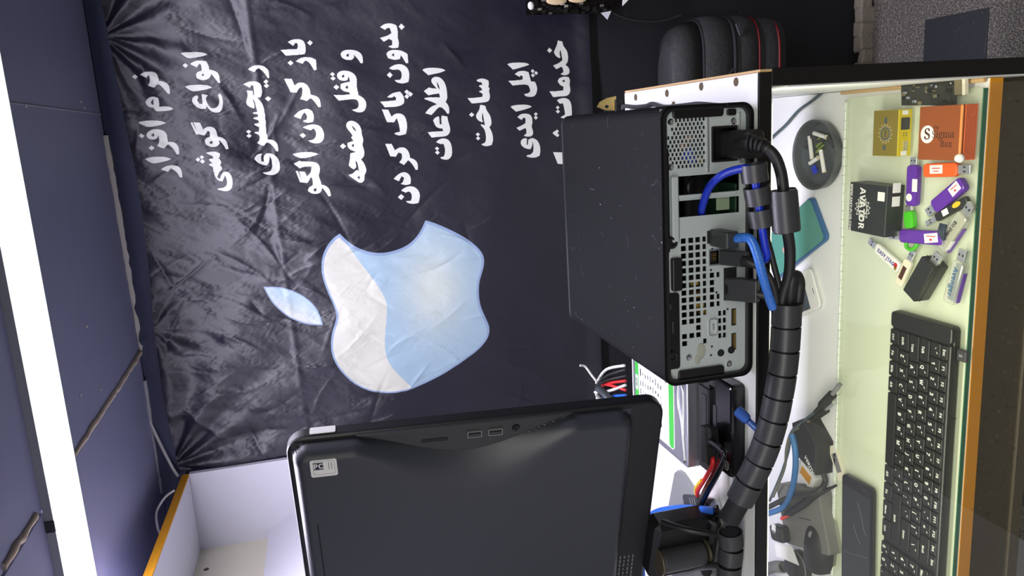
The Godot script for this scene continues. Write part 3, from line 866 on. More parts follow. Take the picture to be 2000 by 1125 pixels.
func flatx(c: Vector3, yaw := 0.0) -> Transform3D:
	# x and y of an outline laid flat: x stays, y points away from the viewer, height upwards
	return Transform3D(Basis(Vector3.UP, yaw) * Basis(Vector3.RIGHT, Vector3(0, 0, -1), Vector3.UP), c)

func monitor() -> void:
	var b := Basis(Vector3(0.9613, 0, 0.2756), Vector3(0.0192, 0.9976, -0.0671), Vector3(-0.2750, 0.0698, 0.9589)).orthonormalized()
	var t := thing("desktop_computer", "large black all-in-one computer seen from its back on a swivel stand", "computer", Vector3(-0.291, 0.874, -0.7048), b)
	var sh := bumps(M("computer_shell", rgb(54, 57, 65), 0.4), 0.35, 0.16, 14.0, 256)
	var dk := M("computer_frame", rgb(26, 27, 30), 0.4)
	put(shape().prism(rrect(0.482, 0.391, 0.020, 7, Vector2(-0.241, 0.188)), -0.024, -0.0075, 0.003, Transform3D(), 0.003), "front_frame", dk, t)
	put(shape().box(Vector3(-0.241, 0.2, -0.0243), Vector3(0.45, 0.30, 0.001)), "screen", M("screen_glass", rgb(6, 6, 8), 0.08), t)
	# lower back margin and rear pan as one rolled surface, scooped in beside the side sockets
	var x0 := -0.474
	var x1 := -0.006
	var y0 := 0.030
	var y1 := 0.378
	var hgt := 0.019
	var zf := func(x: float, y: float) -> float:
		var q := Vector2(absf(x - (x0 + x1) / 2), absf(y - (y0 + y1) / 2)) - Vector2((x1 - x0) / 2 - 0.016, (y1 - y0) / 2 - 0.016)
		var sd := 0.016 - Vector2(maxf(q.x, 0), maxf(q.y, 0)).length() - minf(maxf(q.x, q.y), 0.0)
		var a := clampf(sd / 0.011, 0, 1)
		var h := sqrt(1.0 - (1.0 - a) * (1.0 - a))
		var g := 0.0
		if y > 0.092 and y < 0.318:
			g = pow(sin(PI * (y - 0.092) / 0.226), 1.6)
		var c := clampf((x1 - x - 0.024 * g) / lerpf(0.011, 0.075, g), 0, 1)
		var hc := lerpf(sqrt(1.0 - (1.0 - c) * (1.0 - c)), 1.0 - pow(1.0 - c, 2.6), g)
		return -0.0075 + hgt * minf(h, hc) + 0.0004
	var nx := 110
	var ny := 120
	var st := shape()
	var pt := func(i: int, j: int) -> Vector3:
		var x := x0 + (x1 - x0) * (0.5 - 0.5 * cos(PI * i / nx))
		var y := y0 + (y1 - y0) * (0.65 * j / ny + 0.35 * (0.5 - 0.5 * cos(PI * j / ny)))
		return Vector3(x, y, zf.call(x, y))
	var P := []
	var N := []
	for j in ny + 1:
		for i in nx + 1:
			var p: Vector3 = pt.call(i, j)
			P.append(p)
			var e := 0.0005
			N.append(Vector3(zf.call(p.x - e, p.y) - zf.call(p.x + e, p.y), zf.call(p.x, p.y - e) - zf.call(p.x, p.y + e), 2.0 * e).normalized())
	for j in ny:
		for i in nx:
			var a := j * (nx + 1) + i
			st.tri(P[a], P[a + 1], P[a + nx + 2], N[a], N[a + 1], N[a + nx + 2])
			st.tri(P[a], P[a + nx + 2], P[a + nx + 1], N[a], N[a + nx + 2], N[a + nx + 1])
	put(st, "rear_cover", sh, t)
	# side sockets
	var lens := PackedVector2Array()
	for i in 25:
		var y := 0.095 + 0.220 * i / 24.0
		lens.append(Vector2(-0.0022, y))
	for i in range(23, 0, -1):
		var y := 0.095 + 0.220 * i / 24.0
		lens.append(Vector2(-0.004 - 0.030 * pow(sin(PI * (y - 0.095) / 0.220), 1.5), y))
	var pp := put(shape().prism(lens, -0.008, -0.0035, 0.0008), "socket_panel", M("socket_panel", rgb(50, 52, 54), 0.45), t)
	put(shape().box(Vector3(-0.017, 0.238, -0.0033), Vector3(0.0040, 0.026, 0.0012), 0.0004), "card_slot", M("ink"), pp)
	for y in [0.1975, 0.1760]:
		put(shape().ring(rrect(0.0080, 0.0150, 0.0008, 2, Vector2(-0.0145, y)), rrect(0.0060, 0.0130, 0.0006, 2, Vector2(-0.0145, y)), -0.0036, -0.0018), "usb_socket", M("grey_plastic"), pp)
		put(shape().box(Vector3(-0.0145, y, -0.0033), Vector3(0.0060, 0.0130, 0.0008)), "usb_socket", M("ink"), pp)
		put(shape().box(Vector3(-0.0155, y, -0.0026), Vector3(0.0022, 0.0115, 0.0008)), "usb_socket", M("dark_grey"), pp)
	put(shape().lathe([Vector2(0.0012, 0.0002), Vector2(0.0018, 0.0016), Vector2(0.0036, 0.0020), Vector2(0.0044, 0.0)], 20, Transform3D(Basis(Vector3.RIGHT, Vector3(0, 0, 1), Vector3(0, -1, 0)), Vector3(-0.0125, 0.1545, -0.0036))), "audio_socket", M("black_plastic"), pp)
	put(shape().prism(disc(0.0013, 12, Vector2(-0.0125, 0.1545)), -0.0036, -0.0030), "audio_socket", M("ink"), pp)
	# vent line along the top, sticker over the corner seam, small print
	put(shape().box(Vector3(-0.275, 0.3605, 0.0117), Vector3(0.36, 0.0016, 0.0006)), "vent_slot", M("ink"), t)
	var sl := put(shape().prism(rrect(0.0205, 0.0255, 0.0022, 3, Vector2(-0.0245, 0.3475)), 0.0115, 0.0122, 0.0002), "sticker", M("paper"), t)
	sl.set_meta("label", "white maker's sticker with a dark square")
	put(shape().prism(rrect(0.0100, 0.0250, 0.0015, 3), 0.0, 0.0008, 0.0002, Transform3D(Basis(Vector3(0, 0, -1), Vector3.UP, Vector3.RIGHT), Vector3(0.0003, 0.3470, -0.0155))), "sticker", M("paper"), t)
	put(shape().prism(rrect(0.0085, 0.0092, 0.0003, 1, Vector2(-0.0215, 0.3525)), 0.0122, 0.01235), "sticker_print", M("sticker_navy", rgb(44, 40, 66), 0.6), sl)
	var lay := Transform3D(Basis(Vector3(0, -1, 0), Vector3(1, 0, 0), Vector3(0, 0, 1)), Vector3(-0.0215, 0.3525, 0.0124))
	put(shape().text("PC", 0.0058, lay, 0.0002), "sticker_print", M("paper"), sl)
	put(shape().ring(rrect(0.0165, 0.0205, 0.002, 3, Vector2(-0.0237, 0.3473)), rrect(0.0159, 0.0199, 0.0018, 3, Vector2(-0.0237, 0.3473)), 0.0122, 0.0123).box(Vector3(-0.022, 0.3425, 0.01225), Vector3(0.009, 0.0006, 0.0001)).box(Vector3(-0.022, 0.3400, 0.01225), Vector3(0.009, 0.0006, 0.0001)), "sticker_print", M("grey_ink"), sl)
	var pr := shape()
	var r := RandomNumberGenerator.new()
	r.seed = 77
	for i in 5:
		for j in 7:
			pr.box(Vector3(-0.262 + j * 0.0065 - i * 0.0, 0.030 - i * 0.0052, -0.0072), Vector3(0.0042 * r.randf_range(0.5, 1.3), 0.0016, 0.0004))
	put(pr, "small_print", M("grey_ink"), t)
	# swivel stand
	var inv := Transform3D(b, t.position).affine_inverse()
	var foot := PackedVector2Array()
	for p in [Vector3(-0.4473, 0.7850, -0.8514), Vector3(-0.4392, 0.7850, -0.8411), Vector3(-0.4384, 0.7850, -0.8297), Vector3(-0.4519, 0.7850, -0.7857), Vector3(-0.4845, 0.7850, -0.7141), Vector3(-0.5216, 0.7850, -0.6986), Vector3(-0.6369, 0.7850, -0.8482), Vector3(-0.6226, 0.7850, -0.9012), Vector3(-0.5626, 0.7850, -0.8923)]:
		foot.append(Vector2(p.x, -p.z))
	var sb := put(shape().prism(foot, 0.7855, 0.7905, 0.0012, inv * Transform3D(Basis(Vector3.RIGHT, Vector3(0, 0, -1), Vector3.UP), Vector3.ZERO)), "stand_base", M("stand_silver", rgb(150, 152, 152), 0.4, 0.35), t)
	var fc: Vector3 = Vector3(-0.5129, 0.7915, -0.7744)
	var nk := inv * Transform3D(Basis(Vector3.UP, -0.29), Vector3(-0.4924, 0.8310, -0.7520))
	put(shape().box(nk * Vector3(0, -0.0015, -0.012), Vector3(0.086, 0.076, 0.030), 0.006, nk.basis).box(nk * Vector3(0, -0.0345, -0.006), Vector3(0.088, 0.012, 0.040), 0.004, nk.basis), "stand_neck", M("black_plastic"), t)
	put(shape().lathe([Vector2(0.0001, -0.027), Vector2(0.013, -0.027), Vector2(0.0145, -0.025), Vector2(0.0145, 0.025), Vector2(0.013, 0.027), Vector2(0.0001, 0.027)], 24, Transform3D(nk.basis, nk * Vector3(-0.004, 0.002, 0.008))), "hinge", M("dark_grey"), t)
	for s in [-0.0275, 0.0315]:
		put(shape().prism(disc(0.0160, 20), -0.0011, 0.0011, 0.0004, Transform3D(nk.basis * Basis(Vector3.RIGHT, Vector3(0, 0, -1), Vector3.UP), nk * Vector3(-0.004, s, 0.008))), "hinge_plate", M("hinge_plate", rgb(110, 102, 84), 0.4, 0.6), t)
	put(shape().tube([nk * Vector3(0.050, 0.030, 0.0), nk * Vector3(0.054, 0.010, 0.022), nk * Vector3(0.053, -0.018, 0.034), nk * Vector3(0.045, -0.036, 0.034)], 0.0034, 8), "stand_rib", M("black_plastic"), t)

func tower() -> void:
	var t := thing("tower_computer", "black desktop computer case lying flat, scratched top, rear sockets towards the viewer", "computer", Vector3(-0.26, 0.785, -0.677))
	var skin := specks(M("case_skin", Color.WHITE, 0.62, 0.0, 0.26), rgb(11, 12, 14), [rgb(190, 190, 186), rgb(100, 102, 106), rgb(70, 72, 76)], 300, 512, 2.6, 41, 0.008)
	var out := rrect(0.274, 0.0975, 0.012, 6, Vector2(0.136, 0.0500))
	put(shape().ring(out, rrect(0.2685, 0.092, 0.0095, 6, Vector2(0.136, 0.0500)), -0.290, 0.003), "shell", skin, t)
	put(shape().prism(out, -0.302, -0.290, 0.0, Transform3D(), 0.006), "front_bezel", M("black_plastic"), t)
	for x in [0.02, 0.25]:
		put(shape().lathe([Vector2(0.0001, -0.0002), Vector2(0.008, -0.0002), Vector2(0.008, 0.0020)], 16, Transform3D(Basis(), Vector3(x, 0, -0.03))), "foot", M("black_rubber"), t)
	# steel rear panel with its vents and openings
	var holes := []
	for c in 12:
		for r in 10:
			var x := 0.2592 - c * 0.00395
			var y := 0.0880 - r * 0.0041 - (0.00205 if c % 2 else 0.0)
			if y < 0.0500 or (c < 4 and r < (2 - c / 2)) or (c > 9 and r < c - 9):
				continue
			holes.append(Rect2(x - 0.00155, y - 0.0012, 0.0031, 0.0024))
	holes.append(Rect2(0.2186, 0.0170, 0.0319, 0.0254))
	holes.append(Rect2(0.1886, 0.0132, 0.0180, 0.0661))
	holes.append(Rect2(0.1671, 0.0132, 0.0160, 0.0665))
	var cols := [[220, 255], [270, 305], [317, 350], [365, 390], [413, 445], [460, 482]]
	for j in 15:
		var yy := 95.0 + j * 50.3
		for i in 6:
			if i == 4 and not (j >= 5 and j < 10):
				continue
			if i == 5 and not (j == 5 or j == 8 or j == 9):
				continue
			if (i == 3 and (j > 10 and j != 14)) or (i < 2 and j == 12) or (j == 14 and i > 0 and i < 3):
				continue
			var xa := 0.1463 - (yy - 95.0) / 745.0 * 0.110
			var ya: float = 0.0767 - (cols[i][0] - 220) * 1.60e-4
			var hb: float = (cols[i][1] - cols[i][0]) * 1.60e-4
			holes.append(Rect2(xa - 0.0052, ya - hb, 0.0052, hb))
	for j in 4:
		for i in 2:
			holes.append(Rect2(0.0640 - j * 0.0078, 0.0330 - i * 0.0052, 0.0052, 0.0036))
	holes.append(Rect2(0.1385, 0.0425, 0.0130, 0.0060))
	holes.append(Rect2(0.1175, 0.0350, 0.0140, 0.0112))
	holes.append(Rect2(0.0790, 0.0155, 0.0335, 0.0150))
	for y in [0.0520, 0.0262]:
		holes.append(Rect2(y, 0.0162, 0.0180, 0.0058))
	var pn := put(shape().plate(Vector2(0.0015, 0.003), Vector2(0.2705, 0.0965), holes, -0.0045, -0.003), "rear_panel", M("steel"), t)
	put(shape().ring(rrect(0.2695, 0.0930, 0.010, 6, Vector2(0.136, 0.0500)), rrect(0.2640, 0.0860, 0.0085, 6, Vector2(0.136, 0.0495)), -0.004, 0.0026), "rear_frame", M("black_plastic"), t)
	# what shows through the openings
	var inside := put(shape().box(Vector3(0.136, 0.050, -0.075), Vector3(0.262, 0.088, 0.004)), "inner_wall", M("ink"), t)
	put(shape().box(Vector3(0.10, 0.014, -0.040), Vector3(0.19, 0.002, 0.065), 0.0005), "circuit_board", M("green_board"), t)
	put(shape().box(Vector3(0.238, 0.066, -0.030), Vector3(0.050, 0.046, 0.04), 0.001), "power_supply", M("ink"), t)
	for q in [[0.2250, 0.068, "blue_wire"], [0.2290, 0.064, "blue_wire"], [0.2210, 0.061, "blue_wire"], [0.2350, 0.070, "copper"], [0.2420, 0.064, "copper"], [0.2210, 0.052, "gold"]]:
		put(shape().ball(Vector3(q[0], q[1], -0.0088), Vector3(0.0042, 0.0050, 0.003), 10), "coil", M("copper", rgb(170, 106, 62), 0.4, 0.5) if q[2] == "copper" else M(q[2]), t)
	for q in [[0.0870, 0.056], [0.0760, 0.054], [0.0690, 0.050], [0.1000, 0.060]]:
		put(shape().box(Vector3(q[0], q[1], -0.011), Vector3(0.0055, 0.009, 0.008), 0.0005), "capacitor", M("gold"), t)
	put(shape().box(Vector3(0.178, 0.028, -0.009), Vector3(0.016, 0.014, 0.002), 0.0003), "circuit_board", M("pale_board", rgb(130, 146, 120), 0.5), t)
	put(shape().tube([Vector3(0.205, 0.05, -0.02), Vector3(0.198, 0.063, -0.012), Vector3(0.186, 0.06, -0.013), Vector3(0.180, 0.04, -0.02)], 0.0028, 8), "inner_wire", M("black_plastic"), t)
	# raised steel work
	put(shape().box(Vector3(0.1870, 0.0500, -0.0012), Vector3(0.0035, 0.064, 0.0030), 0.0005), "slot_cover", M("steel"), t)
	put(shape().box(Vector3(0.1757, 0.0845, 0.0006), Vector3(0.064, 0.0072, 0.0062), 0.0014), "slot_clamp", M("steel"), t)
	put(shape().box(Vector3(0.237, 0.0477, -0.0018), Vector3(0.056, 0.0022, 0.0024), 0.0005), "steel_rib", M("bright_steel"), t)
	put(shape().box(Vector3(0.2555, 0.0140, -0.0018), Vector3(0.016, 0.0018, 0.0024), 0.0005), "steel_rib", M("bright_steel"), t)
	put(shape().box(Vector3(0.2595, 0.0925, -0.0018), Vector3(0.008, 0.0016, 0.0024), 0.0005), "steel_rib", M("bright_steel"), t)
	put(shape().ring(rrect(0.034, 0.0275, 0.001, 2, Vector2(0.2346, 0.0297)), rrect(0.030, 0.0235, 0.001, 2, Vector2(0.2346, 0.0297)), -0.004, -0.0015).box(Vector3(0.2346, 0.0297, -0.018), Vector3(0.031, 0.0245, 0.001)), "power_socket", M("black_plastic"), t)
	for q in [[0.2580, 0.0860], [0.2160, 0.0865], [0.2555, 0.0200], [0.0125, 0.0250], [0.2185, 0.0118], [0.0250, 0.0700]]:
		put(shape().lathe([Vector2(0.0032, -0.0005), Vector2(0.0032, 0.0012), Vector2(0.0022, 0.0023), Vector2(0.0008, 0.0024), Vector2(0.0005, 0.0012), Vector2(0.0001, 0.0012)], 14, Transform3D(Basis(Vector3.RIGHT, Vector3(0, 0, 1), Vector3(0, -1, 0)), Vector3(q[0], q[1], -0.003))), "screw", M("chrome"), t)
	for q in [Vector2(0.2540, 0.0245), Vector2(0.2525, 0.0215), Vector2(0.2560, 0.0225)]:
		put(shape().ball(Vector3(q.x, q.y, -0.0028), Vector3(0.0012, 0.0012, 0.0009), 8), "rivet", M("bright_steel"), t)
	# black plastic edges of the rear
	var bp := M("black_edge")
	put(shape().prism(rrect(0.078, 0.0170, 0.003, 3, Vector2(0.0545, 0.0890)), -0.003, 0.0, 0.0006), "handle_recess", bp, t)
	put(shape().prism(rrect(0.0330, 0.0105, 0.002, 3, Vector2(0.1120, 0.0830)), -0.003, 0.0024, 0.0012), "latch", M("black_plastic"), t)
	put(shape().prism(rrect(0.100, 0.0065, 0.002, 3, Vector2(0.184, 0.0928)), -0.003, 0.0002, 0.0005), "handle_recess", bp, t)
	put(shape().prism(rrect(0.0095, 0.0520, 0.003, 3, Vector2(0.2655, 0.0580)), -0.003, 0.0006, 0.0005), "handle_recess", bp, t)
	put(shape().prism(rrect(0.0105, 0.0500, 0.003, 3, Vector2(0.0075, 0.0570)), -0.003, 0.0006, 0.0005), "handle_recess", bp, t)
	put(shape().prism(rrect(0.0060, 0.0090, 0.002, 3, Vector2(0.2640, 0.0230)), -0.003, 0.0006, 0.0005), "handle_recess", bp, t)
	for q in [[0.1440, 0.0885], [0.0290, 0.0905]]:
		put(shape().lathe([Vector2(0.0060, -0.001), Vector2(0.0060, 0.0032), Vector2(0.0048, 0.0046), Vector2(0.0030, 0.0046), Vector2(0.0024, 0.0030), Vector2(0.0001, 0.0030)], 20, Transform3D(Basis(Vector3.RIGHT, Vector3(0, 0, 1), Vector3(0, -1, 0)), Vector3(q[0], q[1], -0.001))), "thumb_screw", M("black_plastic"), t)
	for q in [[0.0800, 0.0905, 0.006], [0.0590, 0.0880, 0.012], [0.0430, 0.0945, 0.009], [0.0170, 0.0940, 0.008]]:
		put(shape().box(Vector3(q[0], q[1], 0.0002), Vector3(q[2], 0.0016, 0.0006), 0.0002), "slot_edge", M("dark_grey"), t)
	# sockets
	put(shape().box(Vector3(0.145, 0.0455, -0.0085), Vector3(0.0128, 0.0058, 0.010)), "usb_socket", M("ink"), t)
	put(shape().box(Vector3(0.145, 0.0440, -0.0048), Vector3(0.0110, 0.0018, 0.004)), "usb_socket", M("white_plastic"), t)
	put(shape().box(Vector3(0.1245, 0.0406, -0.014), Vector3(0.0138, 0.0110, 0.010)), "network_socket", M("ink"), t)
	put(shape().ring(rrect(0.0165, 0.0138, 0.0005, 1, Vector2(0.1245, 0.0406)), rrect(0.0140, 0.0112, 0.0005, 1, Vector2(0.1245, 0.0406)), -0.003, -0.0018), "network_socket", M("bright_steel"), t)
	for k in 4:
		put(shape().box(Vector3(0.1275 - k * 0.002, 0.0388, -0.0075), Vector3(0.0007, 0.0040, 0.003)), "contact", M("gold"), t)
	put(shape().box(Vector3(0.0957, 0.0230, -0.012), Vector3(0.0332, 0.0148, 0.012)), "video_socket", M("ink"), t)
	for x in [0.0610, 0.0352]:
		put(shape().box(Vector3(x, 0.0191, -0.010), Vector3(0.0178, 0.0056, 0.010)), "display_socket", M("ink"), t)
		put(shape().box(Vector3(x, 0.0180, -0.0050), Vector3(0.0150, 0.0022, 0.003)), "display_socket", M("gold"), t)
	for q in [[0.0250, 0.0340], [0.0265, 0.0222]]:
		put(shape().lathe([Vector2(0.0018, -0.003), Vector2(0.0022, 0.0008), Vector2(0.0036, 0.0008), Vector2(0.0040, -0.0004)], 20, Transform3D(Basis(Vector3.RIGHT, Vector3(0, 0, 1), Vector3(0, -1, 0)), Vector3(q[0], q[1], -0.003))), "audio_socket", M("black_plastic"), t)
		put(shape().prism(disc(0.0020, 14, Vector2(q[0], q[1])), -0.0035, -0.0028), "audio_socket", M("ink"), t)
	put(shape().ring(rrect(0.018, 0.0100, 0.003, 4, Vector2(0.0535, 0.0430)), rrect(0.016, 0.0080, 0.0024, 4, Vector2(0.0535, 0.0430)), -0.003, -0.0012).box(Vector3(0.0535, 0.0425, -0.0020), Vector3(0.0065, 0.0020, 0.0016), 0.0006), "lock_slot", M("bright_steel"), t)
	for q in [[0.0420, 0.0310], [0.0330, 0.0440], [0.0240, 0.0450], [0.0885, 0.0385], [0.0700, 0.0262], [0.1330, 0.0430], [0.1120, 0.0445]]:
		put(shape().prism(disc(0.0012, 10, Vector2(q[0], q[1])), -0.0031, -0.0028), "small_hole", M("ink"), t)
	put(shape().ball(Vector3(0.0300, 0.0560, -0.003), Vector3(0.0085, 0.0050, 0.0005), 12).ball(Vector3(0.0215, 0.0600, -0.003), Vector3(0.0050, 0.0036, 0.0005), 10), "glue_stain", M("glue", rgb(160, 162, 150), 0.7), t)

func desk_things() -> void:
	# hard drive, label up, connectors towards the viewer
	var fl: Vector3 = Vector3(-0.3955, 0.8210, -0.7538)
	var fr: Vector3 = Vector3(-0.2891, 0.8210, -0.7561)
	var wd := fr.x - fl.x
	var zf := fr.z
	var t := thing("hard_drive", "silver desktop hard drive with white and green label lying beside the monitor", "hard drive", Vector3((fl.x + fr.x) / 2, 0.785, zf - 0.078))
	var al := M("cast_metal", rgb(150, 152, 162), 0.36, 0.7)
	put(shape().prism(rrect(wd, 0.156, 0.004, 3), 0.016, 0.0335, 0.0012, flatx(Vector3.ZERO)), "casing", al, t)
	put(shape().prism(rrect(wd - 0.012, 0.142, 0.012, 4), 0.0335, 0.0352, 0.0012, flatx(Vector3(0, 0, 0.0))), "lid", M("lid_metal", rgb(172, 174, 184), 0.3, 0.75), t)
	put(shape().box(Vector3(0, 0.0085, 0.002), Vector3(wd - 0.001, 0.0165, 0.157), 0.001), "circuit_side", M("black_plastic"), t)
	put(shape().box(Vector3(0.018, 0.0075, 0.0805), Vector3(0.034, 0.007, 0.003), 0.0005), "connector", M("dark_grey"), t)
	for k in 5:
		put(shape().box(Vector3(0.012 + k * 0.0026, 0.0075, 0.0822), Vector3(0.0012, 0.005, 0.0008)), "pin", M("gold"), t)
	var lb := put(shape().prism(rrect(wd - 0.020, 0.112, 0.007, 4), 0.0352, 0.0356, 0.0001, flatx(Vector3(0, 0, -0.008))), "label", M("paper"), t)
	lb.set_meta("label", "white paper label with two green bands")
	var gr := M("label_green", rgb(58, 178, 62), 0.55)
	put(shape().prism(rrect(wd - 0.022, 0.0105, 0.0050, 4), 0.0356, 0.0358, 0.0, flatx(Vector3(0, 0, -0.0595))), "green_band", gr, lb)
	put(shape().prism(rrect(wd - 0.022, 0.0125, 0.0060, 4), 0.0356, 0.0358, 0.0, flatx(Vector3(0, 0, 0.0405))), "green_band", gr, lb)
	put(shape().box(Vector3(0.010, 0.0359, -0.0595), Vector3(0.020, 0.0002, 0.0070)), "white_patch", M("paper"), lb)
	put(shape().text("WD", 0.0052, Transform3D(Basis(Vector3.RIGHT, Vector3(0, 0, -1), Vector3.UP), Vector3(0.010, 0.0361, -0.0595)), 0.0001), "print", M("ink"), lb)
	var tx := shape()
	var r := RandomNumberGenerator.new()
	r.seed = 9
	for i in 9:
		var z := -0.048 + i * 0.0076
		for k in 5:
			tx.box(Vector3(-0.026 + k * 0.0125 + r.randf() * 0.003, 0.0357, z), Vector3(r.randf_range(0.003, 0.010), 0.0001, r.randf_range(0.0010, 0.0030)))
	put(tx, "print", M("ink"), lb)
	put(shape().tube([Vector3(-wd * 0.42, 0.034, 0.072), Vector3(0.0, 0.0345, 0.066), Vector3(wd * 0.2, 0.0345, 0.058), Vector3(wd * 0.46, 0.034, 0.060)], 0.0022, 6), "lid_rim", M("bright_steel"), t)
	for s in [Vector3(wd * 0.44, 0.0337, 0.070), Vector3(-wd * 0.44, 0.0337, 0.070), Vector3(wd * 0.44, 0.0337, -0.070)]:
		put(shape().lathe([Vector2(0.0026, 0), Vector2(0.0024, 0.0010), Vector2(0.0001, 0.0011)], 12, Transform3D(Basis(), s)), "screw", M("chrome"), t)
	# flat black dock in front of it
	var a: Vector3 = Vector3(-0.2770, 0.7850, -0.6885)
	var b: Vector3 = Vector3(-0.3819, 0.7850, -0.6950)
	var dw := a.x - b.x
	var dz: float = a.z - 0.058
	var d := thing("dock", "flat glossy black drive dock in front of the hard drive, blue plug in it", "dock", Vector3((a.x + b.x) / 2, 0.785, a.z - 0.026))
	put(shape().prism(rrect(dw, 0.050, 0.006, 4), 0.0004, 0.0165, 0.003, flatx(Vector3.ZERO)), "body", M("gloss_black", rgb(16, 16, 19), 0.18), d)
	put(shape().box(Vector3(-0.006, 0.0168, -0.012), Vector3(dw * 0.5, 0.0008, 0.012), 0.0003), "recess", M("ink"), d)
	put(shape().lathe([Vector2(0.0001, 0.0008), Vector2(0.0014, 0.0008), Vector2(0.0022, 0.0)], 14, Transform3D(Basis(), Vector3(-0.024, 0.0165, 0.014))), "button", M("grey_plastic"), d)
	put(shape().ring(rrect(0.011, 0.006, 0.003, 4), rrect(0.0085, 0.0038, 0.002, 4), 0.0163, 0.0172, flatx(Vector3(-0.040, 0, 0.016))), "socket", M("grey_plastic"), d)
	var bx := thing("drive_caddy", "tall narrow black drive caddy between the hard drive and the dock", "caddy", Vector3((a.x + b.x) / 2 - 0.012, 0.785, zf + 0.0155))
	put(shape().box(Vector3(0, 0.011, 0), Vector3(0.100, 0.0215, 0.024), 0.0015), "body", M("black_plastic"), bx)
	put(shape().box(Vector3(0.0, 0.0220, 0.002), Vector3(0.082, 0.0012, 0.010), 0.0004), "groove", M("ink"), bx)
	# light blue usb plug and lead on the dock
	var u := thing("usb_cable", "translucent blue plug and lead entering the front of the black dock", "cable", Vector3(-0.3026, 0.8043, -0.6680))
	var o := -u.position
	var bl := M("blue_gel", rgb(58, 92, 164), 0.2)
	var p0: Vector3 = Vector3(-0.2966, 0.8048, -0.6720)
	var p1: Vector3 = Vector3(-0.3043, 0.7991, -0.6600)
	var dr := (p1 - p0).normalized()
	put(shape().tube([o + p0, o + p0.lerp(p1, 0.25), o + p0.lerp(p1, 0.8), o + p1], [0.0062, 0.0072, 0.0066, 0.0038], 12, 3, 0.75), "plug", bl, u)
	put(shape().tube([o + p1, o + Vector3(-0.3102, 0.7945, -0.6560), o + Vector3(-0.3136, 0.7911, -0.6520), o + Vector3(-0.3150, 0.7867, -0.6480)], 0.0034, 10), "lead", bl, u)
	# power lead of the drive with its coloured wires
	var s := thing("drive_power_lead", "black flat drive power lead with red and yellow wires hanging off the dock", "cable", Vector3(-0.3672, 0.8000, -0.7348))
	o = -s.position
	var cb := Basis(Vector3.UP, 0.1)
	put(shape().box(o + Vector3(-0.3522, 0.8120, -0.7206), Vector3(0.042, 0.012, 0.014), 0.001, cb).box(o + Vector3(-0.3385, 0.8120, -0.7103), Vector3(0.020, 0.010, 0.010), 0.001, cb), "connector", M("black_plastic"), s)
	put(shape().tube([o + Vector3(-0.3642, 0.8080, -0.7190), o + Vector3(-0.3703, 0.8120, -0.7106), o + Vector3(-0.3977, 0.8060, -0.7358), o + Vector3(-0.4319, 0.7980, -0.7710), o + Vector3(-0.4466, 0.7930, -0.7834)], 0.0026, 8), "red_wire", M("red"), s)
	put(shape().tube([o + Vector3(-0.4083, 0.8060, -0.7480), o + Vector3(-0.4329, 0.7980, -0.7775), o + Vector3(-0.4476, 0.7920, -0.7879)], 0.0020, 8), "yellow_wire", M("yellow_wire"), s)
	put(shape().tube([o + Vector3(-0.3449, 0.8150, -0.7127), o + Vector3(-0.3395, 0.8200, -0.6838), o + Vector3(-0.3410, 0.8220, -0.6687), o + Vector3(-0.3733, 0.8120, -0.6995), o + Vector3(-0.4186, 0.8030, -0.7417), o + Vector3(-0.4534, 0.7980, -0.7689), o + Vector3(-0.4579, 0.8000, -0.7601), o + Vector3(-0.4463, 0.8020, -0.7391), o + Vector3(-0.4302, 0.8030, -0.7161)], 0.0060, 10, 6, 0.3), "flat_lead", M("gloss_black"), s)
	# grey usb plug lying by the stand
	var g := thing("usb_plug", "grey metal plug with black grip lying beside the stand", "plug", Vector3(-0.4447, 0.7890, -0.7680))
	var ga: Vector3 = Vector3(-0.4713, 0.7900, -0.8193)
	var gb: Vector3 = Vector3(-0.4337, 0.7900, -0.7324)
	o = -g.position
	var gd := (gb - ga).normalized()
	var gs := Basis(gd, Vector3.UP, gd.cross(Vector3.UP))
	var gl := ga.distance_to(gb)
	put(shape().box(o + ga.lerp(gb, 0.72), Vector3(gl * 0.4, 0.007, 0.014), 0.0010, gs), "shell", M("bright_steel"), g)
	put(shape().box(o + ga.lerp(gb, 0.22), Vector3(gl * 0.42, 0.010, 0.017), 0.0020, gs), "grip", M("dark_grey"), g)
	for k in 3:
		put(shape().box(o + ga.lerp(gb, 0.26 + k * 0.07) + Vector3(0, 0.0052, 0), Vector3(0.0018, 0.0012, 0.012), 0.0003, gs), "grip_rib", M("grey_plastic"), g)
	# cables along the desk by the monitor stand
	tag(put(shape().tube([Vector3(-0.5459, 0.8000, -0.9226), Vector3(-0.5145, 0.8010, -0.8804), Vector3(-0.4818, 0.8020, -0.8239), Vector3(-0.4579, 0.8020, -0.7755), Vector3(-0.4360, 0.8020, -0.7248)], 0.0044, 10), "network_cable", M("blue_cable")), "bright blue network cable crossing under the monitor's lower edge", "cable")
	tag(put(shape().tube([Vector3(-0.5378, 0.7900, -0.9168), Vector3(-0.5335, 0.7890, -0.8956), Vector3(-0.5188, 0.7890, -0.8666), Vector3(-0.4924, 0.7890, -0.8303)], 0.0027, 8), "thin_cable", M("black_plastic")), "thin black cable looping below the bright blue network cable", "cable")
	tag(put(shape().tube([Vector3(-0.4462, 0.7920, -0.7313), Vector3(-0.4632, 0.7900, -0.7565), Vector3(-0.4737, 0.7890, -0.7609), Vector3(-0.4746, 0.7890, -0.7463), Vector3(-0.4650, 0.7900, -0.7211)], 0.0040, 8), "thick_cable", M("black_plastic")), "short thick black cable loop between the two ribbed cable tubes", "cable")
